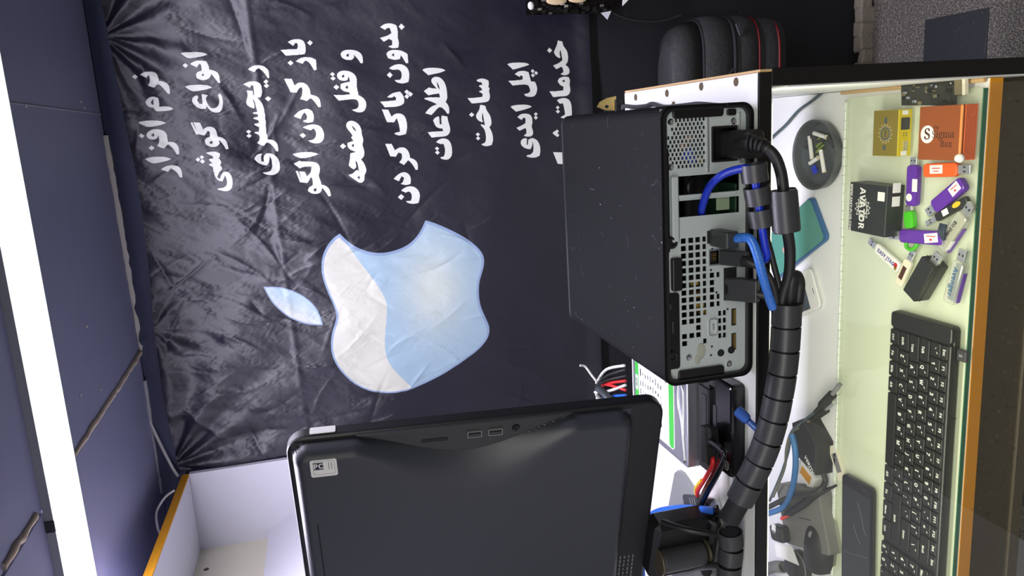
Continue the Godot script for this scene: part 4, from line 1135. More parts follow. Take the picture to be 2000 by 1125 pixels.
	tag(put(shape().tube([Vector3(-0.5857, 0.8000, -0.8343), Vector3(-0.5438, 0.8060, -0.7829), Vector3(-0.5153, 0.8060, -0.7435), Vector3(-0.4948, 0.8020, -0.7069)], 0.0044, 10), "thick_cable", M("dark_grey")), "thick dark cable running from under the monitor past the stand base", "cable")
	tag(put(shape().tube([Vector3(-0.6008, 0.8300, -0.8702), Vector3(-0.5860, 0.8320, -0.8665), Vector3(-0.5755, 0.8340, -0.8647)], 0.004, 8), "network_cable", M("blue_cable")), "end of a bright blue cable behind the hinge at the picture's bottom", "cable")
	tag(put(shape().tube([Vector3(0.0189, 0.7870, -0.9964), Vector3(0.0221, 0.7880, -0.9919), Vector3(0.0192, 0.7880, -0.9542), Vector3(0.0190, 0.7880, -0.9189), Vector3(0.0207, 0.7880, -0.8990), Vector3(0.0155, 0.7880, -0.8633), Vector3(0.0153, 0.7880, -0.8046), Vector3(0.0153, 0.7880, -0.7808), Vector3(0.0120, 0.7880, -0.7420)], 0.0028, 8), "thin_cable", M("dark_grey")), "dark wavy cable lying on the white desk behind the tower case", "cable")

func bands(t: Node3D, pts: Array, r: float, pitch: float, gap: float, m: Material) -> void:
	# a split cable tube: one short open collar after another along the path
	var c := Curve3D.new()
	c.bake_interval = 0.002
	for i in pts.size():
		var tan: Vector3 = (pts[mini(i + 1, pts.size() - 1)] - pts[maxi(i - 1, 0)]) * 0.22
		c.add_point(pts[i], -tan, tan)
	var total := c.get_baked_length()
	var n := int(total / pitch)
	for k in n:
		var s := shape()
		var q := []
		for e in 3:
			q.append(c.sample_baked(minf(total, k * pitch + (pitch - gap) * e / 2.0), true))
		var d: Vector3 = (q[2] - q[0]).normalized()
		var x := d.cross(Vector3(0, 0, 1)).normalized()
		var y := d.cross(x)
		var seg := 22
		var opening := PI * 0.5
		for i in seg:
			var a0 := opening + 0.16 + (TAU - 0.32) * i / seg
			var a1 := opening + 0.16 + (TAU - 0.32) * (i + 1) / seg
			var e0 := x * cos(a0) + y * sin(a0)
			var e1 := x * cos(a1) + y * sin(a1)
			var ri := r - 0.0013
			for h in 2:
				var A: Vector3 = q[h]
				var B: Vector3 = q[h + 1]
				s.tri(A + e0 * r, A + e1 * r, B + e1 * r, e0, e1, e1)
				s.tri(A + e0 * r, B + e1 * r, B + e0 * r, e0, e1, e0)
				s.tri(A + e0 * ri, A + e1 * ri, B + e1 * ri, -e0, -e1, -e1)
				s.tri(A + e0 * ri, B + e1 * ri, B + e0 * ri, -e0, -e1, -e0)
			s.quad(q[0] + e0 * r, q[0] + e1 * r, q[0] + e1 * ri, q[0] + e0 * ri, -d)
			s.quad(q[2] + e0 * r, q[2] + e1 * r, q[2] + e1 * ri, q[2] + e0 * ri, d)
		put(s, "collar", m, t)

func cables() -> void:
	var grey := M("collar_grey", rgb(54, 55, 59), 0.42)
	# big ribbed cable tube in front of the desk edge
	var path := [Vector3(-0.1802, 0.7702, -0.6400), Vector3(-0.2100, 0.7709, -0.6400), Vector3(-0.2410, 0.7732, -0.6400), Vector3(-0.2726, 0.7772, -0.6410), Vector3(-0.3049, 0.7830, -0.6430), Vector3(-0.3350, 0.7912, -0.6460), Vector3(-0.3613, 0.8014, -0.6500), Vector3(-0.3863, 0.8112, -0.6550), Vector3(-0.4106, 0.8200, -0.6620)]
	var t := thing("cable_tube", "long dark grey ribbed cable tube sagging in front of the black desk edge", "cable tube", path[4])
	var loc := path.map(func(p): return p - t.position)
	bands(t, loc, 0.0142, 0.0240, 0.0022, grey)
	put(shape().tube(loc, 0.0112, 10, 4), "wire_core", M("ink"), t)
	var p2 := [Vector3(-0.0440, 0.8073, -0.6400), Vector3(-0.0558, 0.8061, -0.6400), Vector3(-0.0750, 0.8022, -0.6400), Vector3(-0.0946, 0.7983, -0.6400), Vector3(-0.1128, 0.7949, -0.6400)]
	var t2 := thing("cable_tube", "three short grey cable collars round blue wire under the power plug", "cable tube", p2[2])
	loc = p2.map(func(p): return p - t2.position)
	bands(t2, loc, 0.0122, 0.0213, 0.0048, grey)
	put(shape().tube(loc.map(func(p): return p + Vector3(-0.002, 0, 0.002)), 0.0036, 8, 4), "wire_core", M("ink"), t2)
	var p3 := [Vector3(-0.4287, 0.8154, -0.6680), Vector3(-0.4480, 0.8142, -0.6680), Vector3(-0.4715, 0.8166, -0.6680), Vector3(-0.5017, 0.8179, -0.6680)]
	var t3 := thing("cable_tube", "short dark grey ribbed cable tube on the desk beside the monitor stand", "cable tube", p3[1])
	loc = p3.map(func(p): return p - t3.position)
	bands(t3, loc, 0.0130, 0.0195, 0.0032, grey)
	put(shape().tube(loc, 0.0095, 10, 4), "wire_core", M("ink"), t3)
	# mains lead: plug, strain relief, cable, ferrite, cable
	var a := Vector3(-0.0264, 0.8162, -0.6720)
	var m := thing("mains_cable", "thick black mains cable with moulded plug and cylindrical ferrite lump", "cable", a)
	var o := -a
	var k0: Vector3 = Vector3(-0.0258, 0.8104, -0.6900)
	var k1: Vector3 = Vector3(-0.0239, 0.8159, -0.6450)
	var kd := (k1 - k0).normalized()
	var kb := Basis(kd, kd.cross(Vector3.RIGHT).normalized(), kd.cross(kd.cross(Vector3.RIGHT)).normalized())
	put(shape().prism(rrect(0.027, 0.0195, 0.006, 4), -0.002, 0.036, 0.004, Transform3D(Basis(Vector3.RIGHT, Vector3(0, 1, 0.35).normalized(), Vector3(0, -0.35, 1).normalized()), o + Vector3(-0.0265, 0.8060, -0.6860))), "plug", M("black_rubber"), m)
	for i in 5:
		var p: Vector3 = [Vector3(-0.0259, 0.8066, -0.6500), Vector3(-0.0260, 0.8048, -0.6460), Vector3(-0.0266, 0.8024, -0.6430), Vector3(-0.0277, 0.8000, -0.6400), Vector3(-0.0291, 0.7981, -0.6370)][i]
		var q: Vector3 = [Vector3(-0.0260, 0.8051, -0.6480), Vector3(-0.0261, 0.8033, -0.6440), Vector3(-0.0271, 0.8009, -0.6410), Vector3(-0.0287, 0.7986, -0.6380), Vector3(-0.0307, 0.7961, -0.6360)][i]
		put(shape().tube([o + p, o + p.lerp(q, 0.5), o + q], 0.0092 - i * 0.0007, 14, 2), "strain_relief", M("black_rubber"), m)
	put(shape().tube([o + Vector3(-0.0259, 0.8077, -0.6680), o + Vector3(-0.0260, 0.8044, -0.6500), o + Vector3(-0.0306, 0.7966, -0.6360), o + Vector3(-0.0387, 0.7914, -0.6300), o + Vector3(-0.0505, 0.7879, -0.6270), o + Vector3(-0.0635, 0.7864, -0.6250), o + Vector3(-0.0825, 0.7845, -0.6250), o + Vector3(-0.1067, 0.7802, -0.6260), o + Vector3(-0.1271, 0.7745, -0.6300), o + Vector3(-0.1501, 0.7725, -0.6340), o + Vector3(-0.1708, 0.7750, -0.6390), o + Vector3(-0.1890, 0.7756, -0.6410)], 0.0052, 12), "lead", M("black_rubber"), m)
	put(shape().tube([o + Vector3(-0.0697, 0.7858, -0.6250), o + Vector3(-0.0706, 0.7858, -0.6250), o + Vector3(-0.0882, 0.7839, -0.6250), o + Vector3(-0.1055, 0.7820, -0.6250), o + Vector3(-0.1064, 0.7820, -0.6250)], [0.0110, 0.0126, 0.0128, 0.0128, 0.0112], 24, 3), "ferrite", grey, m)
	# royal blue wire through the small collars
	tag(put(shape().tube([Vector3(-0.0927, 0.8341, -0.6900), Vector3(-0.0830, 0.8404, -0.6760), Vector3(-0.0655, 0.8402, -0.6640), Vector3(-0.0548, 0.8350, -0.6540), Vector3(-0.0492, 0.8242, -0.6470), Vector3(-0.0483, 0.8125, -0.6400), Vector3(-0.0579, 0.8079, -0.6370), Vector3(-0.0771, 0.8041, -0.6370), Vector3(-0.1013, 0.8001, -0.6370), Vector3(-0.1213, 0.7961, -0.6380), Vector3(-0.1307, 0.7925, -0.6400), Vector3(-0.1366, 0.7920, -0.6460), Vector3(-0.1334, 0.7927, -0.6520)], 0.0038, 10), "blue_wire", M("blue_wire")), "royal blue wire looping out of the tower's open slot into the grey collars", "wire")
	# plugs in the rear sockets
	var n := thing("network_plug", "boxy black plug with glittery light blue lead in the tower's upper socket", "plug", Vector3(-0.1151, 0.8232, -0.6600))
	o = -n.position
	var glit := specks(M("glitter_blue", Color.WHITE, 0.25), rgb(52, 112, 206), [rgb(170, 206, 240), rgb(30, 70, 170)], 900, 128, 40.0, 6)
	put(shape().box(o + Vector3(-0.1156, 0.8230, -0.6680), Vector3(0.0165, 0.0135, 0.032), 0.0012, Basis(Vector3.RIGHT, 0.1)), "body", M("plug_grey", rgb(52, 54, 56), 0.4), n)
	put(shape().tube([o + Vector3(-0.1146, 0.8173, -0.6550), o + Vector3(-0.1131, 0.8128, -0.6480), o + Vector3(-0.1147, 0.8088, -0.6420), o + Vector3(-0.1273, 0.8047, -0.6380), o + Vector3(-0.1506, 0.7980, -0.6380), o + Vector3(-0.1693, 0.7910, -0.6400), o + Vector3(-0.1839, 0.7846, -0.6410)], [0.0046, 0.0046, 0.0046, 0.0046, 0.0046, 0.0046, 0.0046], 12), "lead", glit, n)
	var v := thing("usb_plug", "black usb plug with dark lead below the glittery blue one", "plug", Vector3(-0.1352, 0.8122, -0.6600))
	o = -v.position
	put(shape().box(o + Vector3(-0.1356, 0.8120, -0.6660), Vector3(0.0150, 0.0080, 0.030), 0.0010, Basis(Vector3.RIGHT, 0.5)), "body", M("plug_grey"), v)
	put(shape().tube([o + Vector3(-0.1363, 0.8085, -0.6550), o + Vector3(-0.1378, 0.8060, -0.6500), o + Vector3(-0.1406, 0.8018, -0.6460)], [0.0058, 0.0050, 0.0036], 12, 3), "strain_relief", M("black_rubber"), v)
	put(shape().tube([o + Vector3(-0.1384, 0.8049, -0.6500), o + Vector3(-0.1446, 0.7955, -0.6420), o + Vector3(-0.1579, 0.7874, -0.6390), o + Vector3(-0.1753, 0.7820, -0.6400), o + Vector3(-0.1886, 0.7790, -0.6410)], 0.0034, 10), "lead", M("black_rubber"), v)
	var y := thing("display_plug", "black display plug with ribbed neck in the tower's lowest dark socket", "plug", Vector3(-0.1657, 0.8121, -0.6600))
	o = -y.position
	put(shape().prism(PackedVector2Array([Vector2(-0.011, -0.018), Vector2(0.011, -0.018), Vector2(0.012, 0.0), Vector2(0.011, 0.014), Vector2(0.007, 0.0150), Vector2(0.0035, 0.0112), Vector2(-0.0035, 0.0112), Vector2(-0.007, 0.0150), Vector2(-0.011, 0.0140)]), -0.005, 0.005, 0.0014, Transform3D(Basis(Vector3.RIGHT, Vector3(0, 0.62, -0.78), Vector3(0, 0.78, 0.62)), o + Vector3(-0.1661, 0.8100, -0.6580)), 0.0014), "body", M("plug_grey"), y)
	for i in 4:
		var p: Vector3 = [Vector3(-0.1685, 0.8026, -0.6480), Vector3(-0.1689, 0.8005, -0.6460), Vector3(-0.1692, 0.7985, -0.6440), Vector3(-0.1698, 0.7957, -0.6430)][i]
		put(shape().tube([o + p, o + p + Vector3(-0.0002, -0.0010, 0.0006), o + p + Vector3(-0.0004, -0.0019, 0.0012)], 0.0052 - i * 0.0005, 12, 2), "strain_relief", M("black_rubber"), y)
	put(shape().tube([o + Vector3(-0.1683, 0.8036, -0.6500), o + Vector3(-0.1705, 0.7946, -0.6430), o + Vector3(-0.1765, 0.7870, -0.6410), o + Vector3(-0.1893, 0.7823, -0.6410)], 0.0034, 10), "lead", M("black_rubber"), y)
	tag(put(shape().tube([Vector3(-0.1089, 0.7922, -0.6460), Vector3(-0.1228, 0.7879, -0.6440), Vector3(-0.1430, 0.7827, -0.6430), Vector3(-0.1635, 0.7776, -0.6420), Vector3(-0.1893, 0.7733, -0.6410)], 0.0030, 8), "thin_cable", M("black_rubber")), "thin black cable dropping from the collars into the big cable tube", "cable")
	tag(put(shape().tube([Vector3(-0.1910, 0.7671, -0.6410), Vector3(-0.1684, 0.7692, -0.6360), Vector3(-0.1555, 0.7685, -0.6340), Vector3(-0.1529, 0.7628, -0.6360), Vector3(-0.1634, 0.7564, -0.6400), Vector3(-0.1920, 0.7586, -0.6410)], 0.0052, 10), "thick_cable", M("black_rubber")), "thick black cable bent double in the mouth of the big cable tube", "cable")
	# wire harness rising behind the desk
	var h := thing("wire_harness", "bundle of red, white, blue and black wires sticking up behind the desk", "wires", Vector3(-0.3848, 0.8115, -1.0200))
	o = -h.position
	var rows := [["red", Vector3(-0.3824, 0.7937, -1.0000), Vector3(-0.3821, 0.8075, -1.0300), Vector3(-0.3907, 0.8143, -1.0600)], ["red", Vector3(-0.3683, 0.7933, -1.0000), Vector3(-0.3792, 0.8057, -1.0300), Vector3(-0.3942, 0.8128, -1.0600)], ["wire_white", Vector3(-0.3746, 0.7935, -1.0000), Vector3(-0.3915, 0.8094, -1.0300), Vector3(-0.4015, 0.8198, -1.0600)], ["wire_white", Vector3(-0.3448, 0.7942, -1.0000), Vector3(-0.3576, 0.8115, -1.0300), Vector3(-0.3871, 0.8167, -1.0600)], ["black_plastic", Vector3(-0.3510, 0.7944, -1.0000), Vector3(-0.3673, 0.8102, -1.0300), Vector3(-0.3904, 0.8160, -1.0600)], ["black_plastic", Vector3(-0.3606, 0.7931, -1.0000), Vector3(-0.3739, 0.8088, -1.0300), Vector3(-0.3919, 0.8177, -1.0600)], ["blue_cable", Vector3(-0.3903, 0.7940, -1.0000), Vector3(-0.4005, 0.8032, -1.0300), Vector3(-0.4133, 0.8068, -1.0600)], ["wire_cream", Vector3(-0.3966, 0.7941, -1.0000), Vector3(-0.4042, 0.8000, -1.0300), Vector3(-0.4093, 0.7999, -1.0600)], ["wire_cream", Vector3(-0.4021, 0.7943, -1.0000), Vector3(-0.4112, 0.7969, -1.0300), Vector3(-0.4167, 0.7951, -1.0600)], ["wire_white", Vector3(-0.4012, 0.8218, -1.0500), Vector3(-0.4124, 0.8123, -1.0500), Vector3(-0.4207, 0.8009, -1.0500)], ["wire_white", Vector3(-0.4102, 0.8167, -1.0600), Vector3(-0.4166, 0.8174, -1.0500), Vector3(-0.4183, 0.8163, -1.0400)]]
	M("wire_cream", rgb(214, 190, 150), 0.5)
	for q in rows:
		put(shape().tube([o + q[1], o + q[2], o + q[3]], 0.0023, 7), "strand", M(q[0]), h)
	put(shape().tube([o + Vector3(-0.3863, 0.8234, -1.0400), o + Vector3(-0.3956, 0.8145, -1.0300), o + Vector3(-0.4062, 0.8073, -1.0200), o + Vector3(-0.4152, 0.8011, -1.0200)], 0.0058, 10), "sheath", M("sheath", rgb(62, 70, 74), 0.3), h)
	put(shape().tube([o + Vector3(-0.3558, 0.8419, -1.0600), o + Vector3(-0.3585, 0.8338, -1.0600), o + Vector3(-0.3693, 0.8280, -1.0500), o + Vector3(-0.3783, 0.8231, -1.0400)], 0.0018, 7), "tie_tail", M("wire_white"), h)

func frame3(a: Vector3, b: Vector3, c: Vector3) -> Array:
	# a flat frame from three corners: x along a-b, y along b-c, z upwards; returns transform, width, height
	var x := b - a
	x.y = 0
	var y := c - b
	y.y = 0
	var w := x.length()
	x = x.normalized()
	var h := absf(y.dot(Vector3.UP.cross(x)))
	var yy := Vector3.UP.cross(x)
	var s := 1.0 if y.dot(yy) > 0 else -1.0
	return [Transform3D(Basis(x, yy, Vector3.UP), a + x * w * 0.5 + yy * s * h * 0.5), w, h]

func shelf_things() -> void:
	# round tub of small parts
	var c: Vector3 = Vector3(-0.0598, 0.5090, -0.9552)
	c.y = 0.5045
	var t := thing("parts_tub", "round dark grey tub holding small white and blue parts on the shelf", "tub", c)
	var tubm := M("smoke_plastic", rgb(74, 80, 82), 0.35)
	put(shape().lathe([Vector2(0.0001, 0.0), Vector2(0.043, 0.0), Vector2(0.0475, 0.004), Vector2(0.049, 0.016), Vector2(0.0475, 0.0165), Vector2(0.0455, 0.0150), Vector2(0.0420, 0.005), Vector2(0.0001, 0.0035)], 48), "bowl", tubm, t)
	put(shape().tube([Vector3(0.012, 0.005, 0.032), Vector3(0.024, 0.006, 0.018), Vector3(0.018, 0.006, 0.0), Vector3(0.026, 0.006, -0.014), Vector3(0.010, 0.006, -0.034)], 0.004, 8), "swirl", M("dark_grey"), t)
	var bits := [["part_tube", "short cream tube lying at the tub's left side among small parts", Vector3(-0.0339, 0.5130, -0.9749), Vector3(-0.0655, 0.5130, -0.9679), "white_plastic"], ["part_tube", "short white tube lying crosswise at the top of the tub", Vector3(-0.0297, 0.5140, -0.9631), Vector3(-0.0355, 0.5140, -0.9357), "paper"], ["part_tube", "longest cream tube lying in the middle of the tub", Vector3(-0.0528, 0.5160, -0.9446), Vector3(-0.0829, 0.5160, -0.9356), "white_plastic"], ["part_tube", "short white tube lying askew beside the blue plastic bit in the tub", Vector3(-0.0721, 0.5130, -0.9724), Vector3(-0.0638, 0.5130, -0.9540), "paper"]]
	for q in bits:
		var o := thing(q[0], q[1], "part", (q[2] + q[3]) * 0.5, Basis(), "small parts in the round tub")
		put(shape().tube([q[2] - o.position, q[3] - o.position], 0.0030, 10, 1), "tube", M(q[4]), o)
		put(shape().tube([q[2].lerp(q[3], 0.97) - o.position, q[2].lerp(q[3], 1.02) - o.position], 0.0033, 10, 1), "collar", M("cream_board"), o)
	tag(put(shape().box(Vector3(-0.0805, 0.5130, -0.9615), Vector3(0.012, 0.004, 0.009), 0.001, Basis(Vector3.UP, 0.6)), "plastic_bit", M("blue_wire")), "small bright blue plastic bit in the round tub", "part", "small parts in the round tub")
	var cb := shape()
	for i in 5:
		cb.box(Vector3(-0.0454, 0.5120, -0.9538) + Vector3(-0.008 + i * 0.004, 0.0, i % 2 * 0.004), Vector3(0.0024, 0.0030, 0.014), 0.0004, Basis(Vector3.UP, 0.5))
	tag(put(cb, "component_strip", M("olive", rgb(132, 150, 70), 0.5)), "small olive green component strip in the round tub", "part", "small parts in the round tub")
	tag(put(shape().tube([Vector3(0.0292, 0.5120, -0.9432), Vector3(0.0219, 0.5080, -0.9618), Vector3(0.0144, 0.5070, -0.9803), Vector3(0.0027, 0.5070, -1.0101), Vector3(-0.0172, 0.5070, -1.0414), Vector3(-0.0306, 0.5070, -1.0679), Vector3(-0.0494, 0.5080, -1.1013)], 0.0022, 8), "thin_cable", M("slate_cable", rgb(70, 84, 92), 0.5)), "thin slate grey cable lying on the shelf above the round tub", "cable")
	# phones
	var f := frame3(Vector3(-0.1185, 0.5080, -0.9708), Vector3(-0.1765, 0.5080, -0.9327), Vector3(-0.2381, 0.5080, -1.0721))
	var p := thing("phone", "phone lying face up with teal patterned screen and blue rim", "phone", f[0].origin, f[0].basis)
	p.position.y = 0.5045
	put(shape().prism(rrect(f[1], f[2], 0.008, 5), 0.0, 0.0075, 0.0018, Transform3D(), 0.001), "case", M("phone_blue", rgb(52, 100, 150), 0.35, 0.3), p)
	var teal := M("teal_screen", rgb(70, 140, 124), 0.3)
	var stripe := Image.create(128, 8, false, Image.FORMAT_RGB8)
	for x in 128:
		for y in 8:
			stripe.set_pixel(x, y, rgb(66, 136, 122).lerp(rgb(90, 156, 138), 0.5 + 0.5 * sin(x * 0.9)))
	teal.albedo_color = Color.WHITE
	teal.albedo_texture = ImageTexture.create_from_image(stripe)
	put(shape().prism(rrect(f[1] - 0.004, f[2] - 0.007, 0.007, 5), 0.0075, 0.0079), "screen", teal, p)
	put(shape().box(Vector3(0.004, -f[2] * 0.16, 0.0080), Vector3(0.008, 0.010, 0.0003)), "screen_mark", M("pink_mark", rgb(190, 150, 140), 0.6), p)
	f = frame3(Vector3(-0.2228, 0.5080, -0.9696), Vector3(-0.2781, 0.5080, -0.9426), Vector3(-0.3147, 0.5080, -1.0151))
	p = thing("phone", "small white phone with dark screen lying by the ribbed cable tube", "phone", f[0].origin, f[0].basis)
	p.position.y = 0.5045
	put(shape().prism(rrect(f[1], f[2], 0.009, 5), 0.0, 0.0070, 0.0012, Transform3D(), 0.0012), "case", M("white_plastic"), p)
	put(shape().ring(rrect(f[1] + 0.0004, f[2] + 0.0004, 0.009, 5), rrect(f[1] - 0.001, f[2] - 0.001, 0.0088, 5), 0.0022, 0.0048), "metal_band", M("bright_steel"), p)
	put(shape().box(Vector3(0, (0.012 if f[0].basis.y.z < 0 else -0.012), 0.0071), Vector3(f[1] * 0.86, f[2] - 0.024, 0.0004)), "screen", M("screen_slate", rgb(70, 82, 90), 0.15), p)
	put(shape().box(Vector3(0.004, (-1 if f[0].basis.y.z < 0 else 1) * (f[2] / 2 - 0.007), 0.0071), Vector3(0.009, 0.0012, 0.0004)), "earpiece", M("grey_plastic"), p)
	# adapters, boxes and leads heaped at the left
	var gbx := thing("modem", "dusty grey flat box under the cables at the left of the shelf", "modem", Vector3(-0.6216, 0.5150, -0.9855))
	gbx.position.y = 0.5045
	f = frame3(Vector3(-0.5892, 0.5270, -1.0272), Vector3(-0.5508, 0.5270, -0.9180), Vector3(-0.6510, 0.5270, -0.9144))
	var ig: Transform3D = gbx.transform.affine_inverse() * f[0]
	ig.origin.y = 0
	put(shape().prism(rrect(f[1], f[2], 0.006, 3), 0.0, 0.0225, 0.002, ig), "body", specks(M("dusty_grey", Color.WHITE, 0.7), rgb(112, 112, 108), [rgb(80, 80, 78), rgb(150, 148, 140)], 600, 256, 6.0, 15, 0.02), gbx)
	put(shape().box(ig * Vector3(0.01, 0.0, 0.0228), Vector3(0.03, 0.0008, 0.002), 0.0, ig.basis), "seam", M("dark_grey"), gbx)
	f = frame3(Vector3(-0.4601, 0.5450, -0.9551), Vector3(-0.4413, 0.5450, -0.9304), Vector3(-0.4679, 0.5450, -0.8855))
	p = thing("power_adapter", "black power adapter block with chamfered corner and white lettering", "adapter", Vector3(-0.4912, 0.5300, -0.9367))
	p.position.y = 0.5045
	var pa := PackedVector2Array()
	for q in [Vector3(-0.4643, 0.5340, -0.9752), Vector3(-0.4484, 0.5340, -0.9498), Vector3(-0.4757, 0.5340, -0.9158), Vector3(-0.5246, 0.5340, -0.9152), Vector3(-0.5132, 0.5340, -0.9594), Vector3(-0.4926, 0.5340, -0.9705)]:
		pa.append(Vector2(q.x - p.position.x, -(q.z - p.position.z)))
	put(shape().prism(pa, 0.0, 0.0295, 0.002, flatx(Vector3.ZERO)), "block", specks(M("adapter_black", Color.WHITE, 0.5), rgb(34, 34, 34), [rgb(84, 84, 80)], 500, 128, 14.0, 3), p)
	put(shape().text("VERITY", 0.0062, Transform3D(Basis(Vector3(-0.70, 0, 0.71).normalized(), Vector3(0.71, 0, 0.70).normalized(), Vector3.UP), Vector3(-0.5139, 0.5342, -0.9300) - p.position), 0.0002), "lettering", M("paper"), p)
	put(shape().tube([Vector3(-0.5225, 0.5200, -0.9179) - p.position, Vector3(-0.5361, 0.5170, -0.9144) - p.position, Vector3(-0.5467, 0.5300, -0.9104) - p.position, Vector3(-0.5641, 0.5350, -0.9335) - p.position, Vector3(-0.5916, 0.5330, -0.9814) - p.position, Vector3(-0.6412, 0.5300, -1.0452) - p.position], 0.0042, 9), "lead", M("adapter_lead", rgb(46, 46, 44), 0.55), p)
	for k in 2:
		var A: Vector3 = [Vector3(-0.4294, 0.5300, -0.9242), Vector3(-0.4477, 0.5260, -0.9402)][k]
		var B: Vector3 = [Vector3(-0.3917, 0.5260, -0.8918), Vector3(-0.4212, 0.5220, -0.9108)][k]
		var C: Vector3 = [Vector3(-0.3727, 0.5240, -0.8787), Vector3(-0.4056, 0.5210, -0.8946)][k]
		p = thing("barrel_plug", ["black barrel plug with dark tip, the upper of two on the shelf", "black barrel plug with shiny silver tip, the lower of two"][k], "plug", (A + B) * 0.5)
		var o := -p.position
		put(shape().tube([o + A, o + A.lerp(B, 0.3), o + A.lerp(B, 0.42), o + B], [0.0030, 0.0034, 0.0064, 0.0064], 12, 2), "grip", M("adapter_black"), p)
		put(shape().tube([o + B, o + C], 0.0032, 12, 1), "tip", M(["grey_plastic", "bright_steel"][k]), p)
		put(shape().tube([o + A, o + [Vector3(-0.4583, 0.5340, -0.9546), Vector3(-0.4646, 0.5320, -0.9573)][k], o + Vector3(-0.4712, 0.5480, -0.9555), o + [Vector3(-0.5039, 0.5450, -0.9657), Vector3(-0.5004, 0.5480, -0.9666)][k], o + [Vector3(-0.5539, 0.5400, -0.9910), Vector3(-0.5417, 0.5400, -0.9830)][k], o + [Vector3(-0.6201, 0.5350, -1.0303), Vector3(-0.6080, 0.5350, -1.0202)][k]], 0.0021, 8), "lead", M(["slate_cable", "olive_lead"][k]) if k == 0 else M("olive_lead", rgb(110, 110, 92), 0.5), p)
	for k in 2:
		f = [frame3(Vector3(-0.5269, 0.5170, -0.9773), Vector3(-0.5432, 0.5170, -0.9372), Vector3(-0.5631, 0.5170, -0.9605)), frame3(Vector3(-0.4854, 0.5080, -0.9215), Vector3(-0.4758, 0.5080, -0.9056), Vector3(-0.5306, 0.5080, -0.8987))][k]
		p = thing("small_box", ["small white carton with orange label tucked against the black adapter", "narrow cream packet with dark print beside the glass edge"][k], "box", f[0].origin, f[0].basis)
		p.position.y = 0.5045
		put(shape().prism(rrect(f[1], f[2], 0.001, 1), 0.0, [0.012, 0.005][k], 0.0004), "carton", M(["paper", "cream_board"][k]), p)
		put(shape().box(Vector3(0, 0, [0.0121, 0.0051][k]), Vector3(f[1] * 0.6, f[2] * 0.55, 0.0002)), "print", M(["orange_edge", "grey_ink"][k]), p)
	tag(put(shape().tube([Vector3(-0.4724, 0.5480, -0.9542), Vector3(-0.4931, 0.5480, -0.9446), Vector3(-0.5298, 0.5450, -0.9480), Vector3(-0.5697, 0.5400, -0.9635), Vector3(-0.6130, 0.5340, -0.9932), Vector3(-0.6503, 0.5320, -1.0419)], 0.0046, 10), "network_cable", M("sky_cable")), "dull blue network cable curving down over the grey box on the shelf", "cable")
	p = thing("clip_lead", "black gripped test lead with red tip lying on the grey box", "lead", Vector3(-0.5908, 0.5320, -0.9562))
	var o2 := -p.position
	put(shape().tube([o2 + Vector3(-0.5349, 0.5120, -0.8955), o2 + Vector3(-0.5482, 0.5200, -0.9098), o2 + Vector3(-0.5576, 0.5300, -0.9197), o2 + Vector3(-0.5829, 0.5330, -0.9421), o2 + Vector3(-0.6134, 0.5320, -0.9755), o2 + Vector3(-0.6302, 0.5310, -0.9945)], [0.0016, 0.0030, 0.0062, 0.0062, 0.0058, 0.0034], 10, 4), "grip", M("black_rubber"), p)
	put(shape().tube([o2 + Vector3(-0.6173, 0.5330, -0.9767), o2 + Vector3(-0.6362, 0.5330, -0.9983)], 0.0030, 8, 1), "tip", M("red_tip", rgb(226, 66, 52), 0.4), p)
	p = thing("socket_block", "small black block with round hole under the red tipped lead", "connector", Vector3(-0.6620, 0.5290, -0.9996))
	put(shape().prism(rrect(0.026, 0.036, 0.007, 4), 0.0, 0.014, 0.003, flatx(Vector3.ZERO, 0.3)), "body", M("adapter_black"), p)
	put(shape().lathe([Vector2(0.0030, 0.0142), Vector2(0.0050, 0.0150), Vector2(0.0062, 0.0140)], 16, Transform3D(Basis(), Vector3(0.004, 0, -0.006))), "hole_rim", M("grey_plastic"), p)
	put(shape().box(Vector3(0.010, 0.0150, -0.004), Vector3(0.012, 0.003, 0.010), 0.001), "white_tab", M("white_plastic"), p)
	f = frame3(Vector3(-0.6865, 0.5300, -1.0235), Vector3(-0.6684, 0.5300, -0.9622), Vector3(-0.7026, 0.5300, -0.9817))
	tag(put(shape().prism(PackedVector2Array([Vector2(-f[1] / 2, -f[2] / 2), Vector2(f[1] / 2, -f[2] / 2), Vector2(f[1] * 0.3, f[2] / 2), Vector2(-f[1] / 2, f[2] * 0.3)]), 0.0, 0.0005, 0.0, Transform3D(f[0].basis, f[0].origin)), "paper_slip", M("paper")), "white paper slip lying on the grey box beside the mouse", "paper")
	# mouse
	var ma: Vector3 = Vector3(-0.6035, 0.5150, -0.9291)
	var mb: Vector3 = Vector3(-0.6931, 0.5150, -0.9234)
	p = thing("mouse", "black computer mouse with grey wheel beside the cracked phone", "mouse", (ma + mb) * 0.5)
	p.position.y = 0.5045
	var ml := ma.distance_to(mb)
	var ms := shape()
	var seg := 28
	var H := func(u: float, v: float) -> Vector3:
		var a := TAU * u
		var rr := sin(v * PI * 0.5)
		var ex := signf(cos(a)) * pow(absf(cos(a)), 0.8) * ml * 0.5
		var ez := signf(sin(a)) * pow(absf(sin(a)), 0.8) * 0.026
		return Vector3(ex * (0.35 + 0.65 * rr) if v > 0.0 else 0.0, 0.031 * pow(cos(v * PI * 0.5), 0.6) * (1.0 - 0.25 * cos(a) * rr), ez * rr) if v > 0.0 else Vector3(0, 0.031, 0)
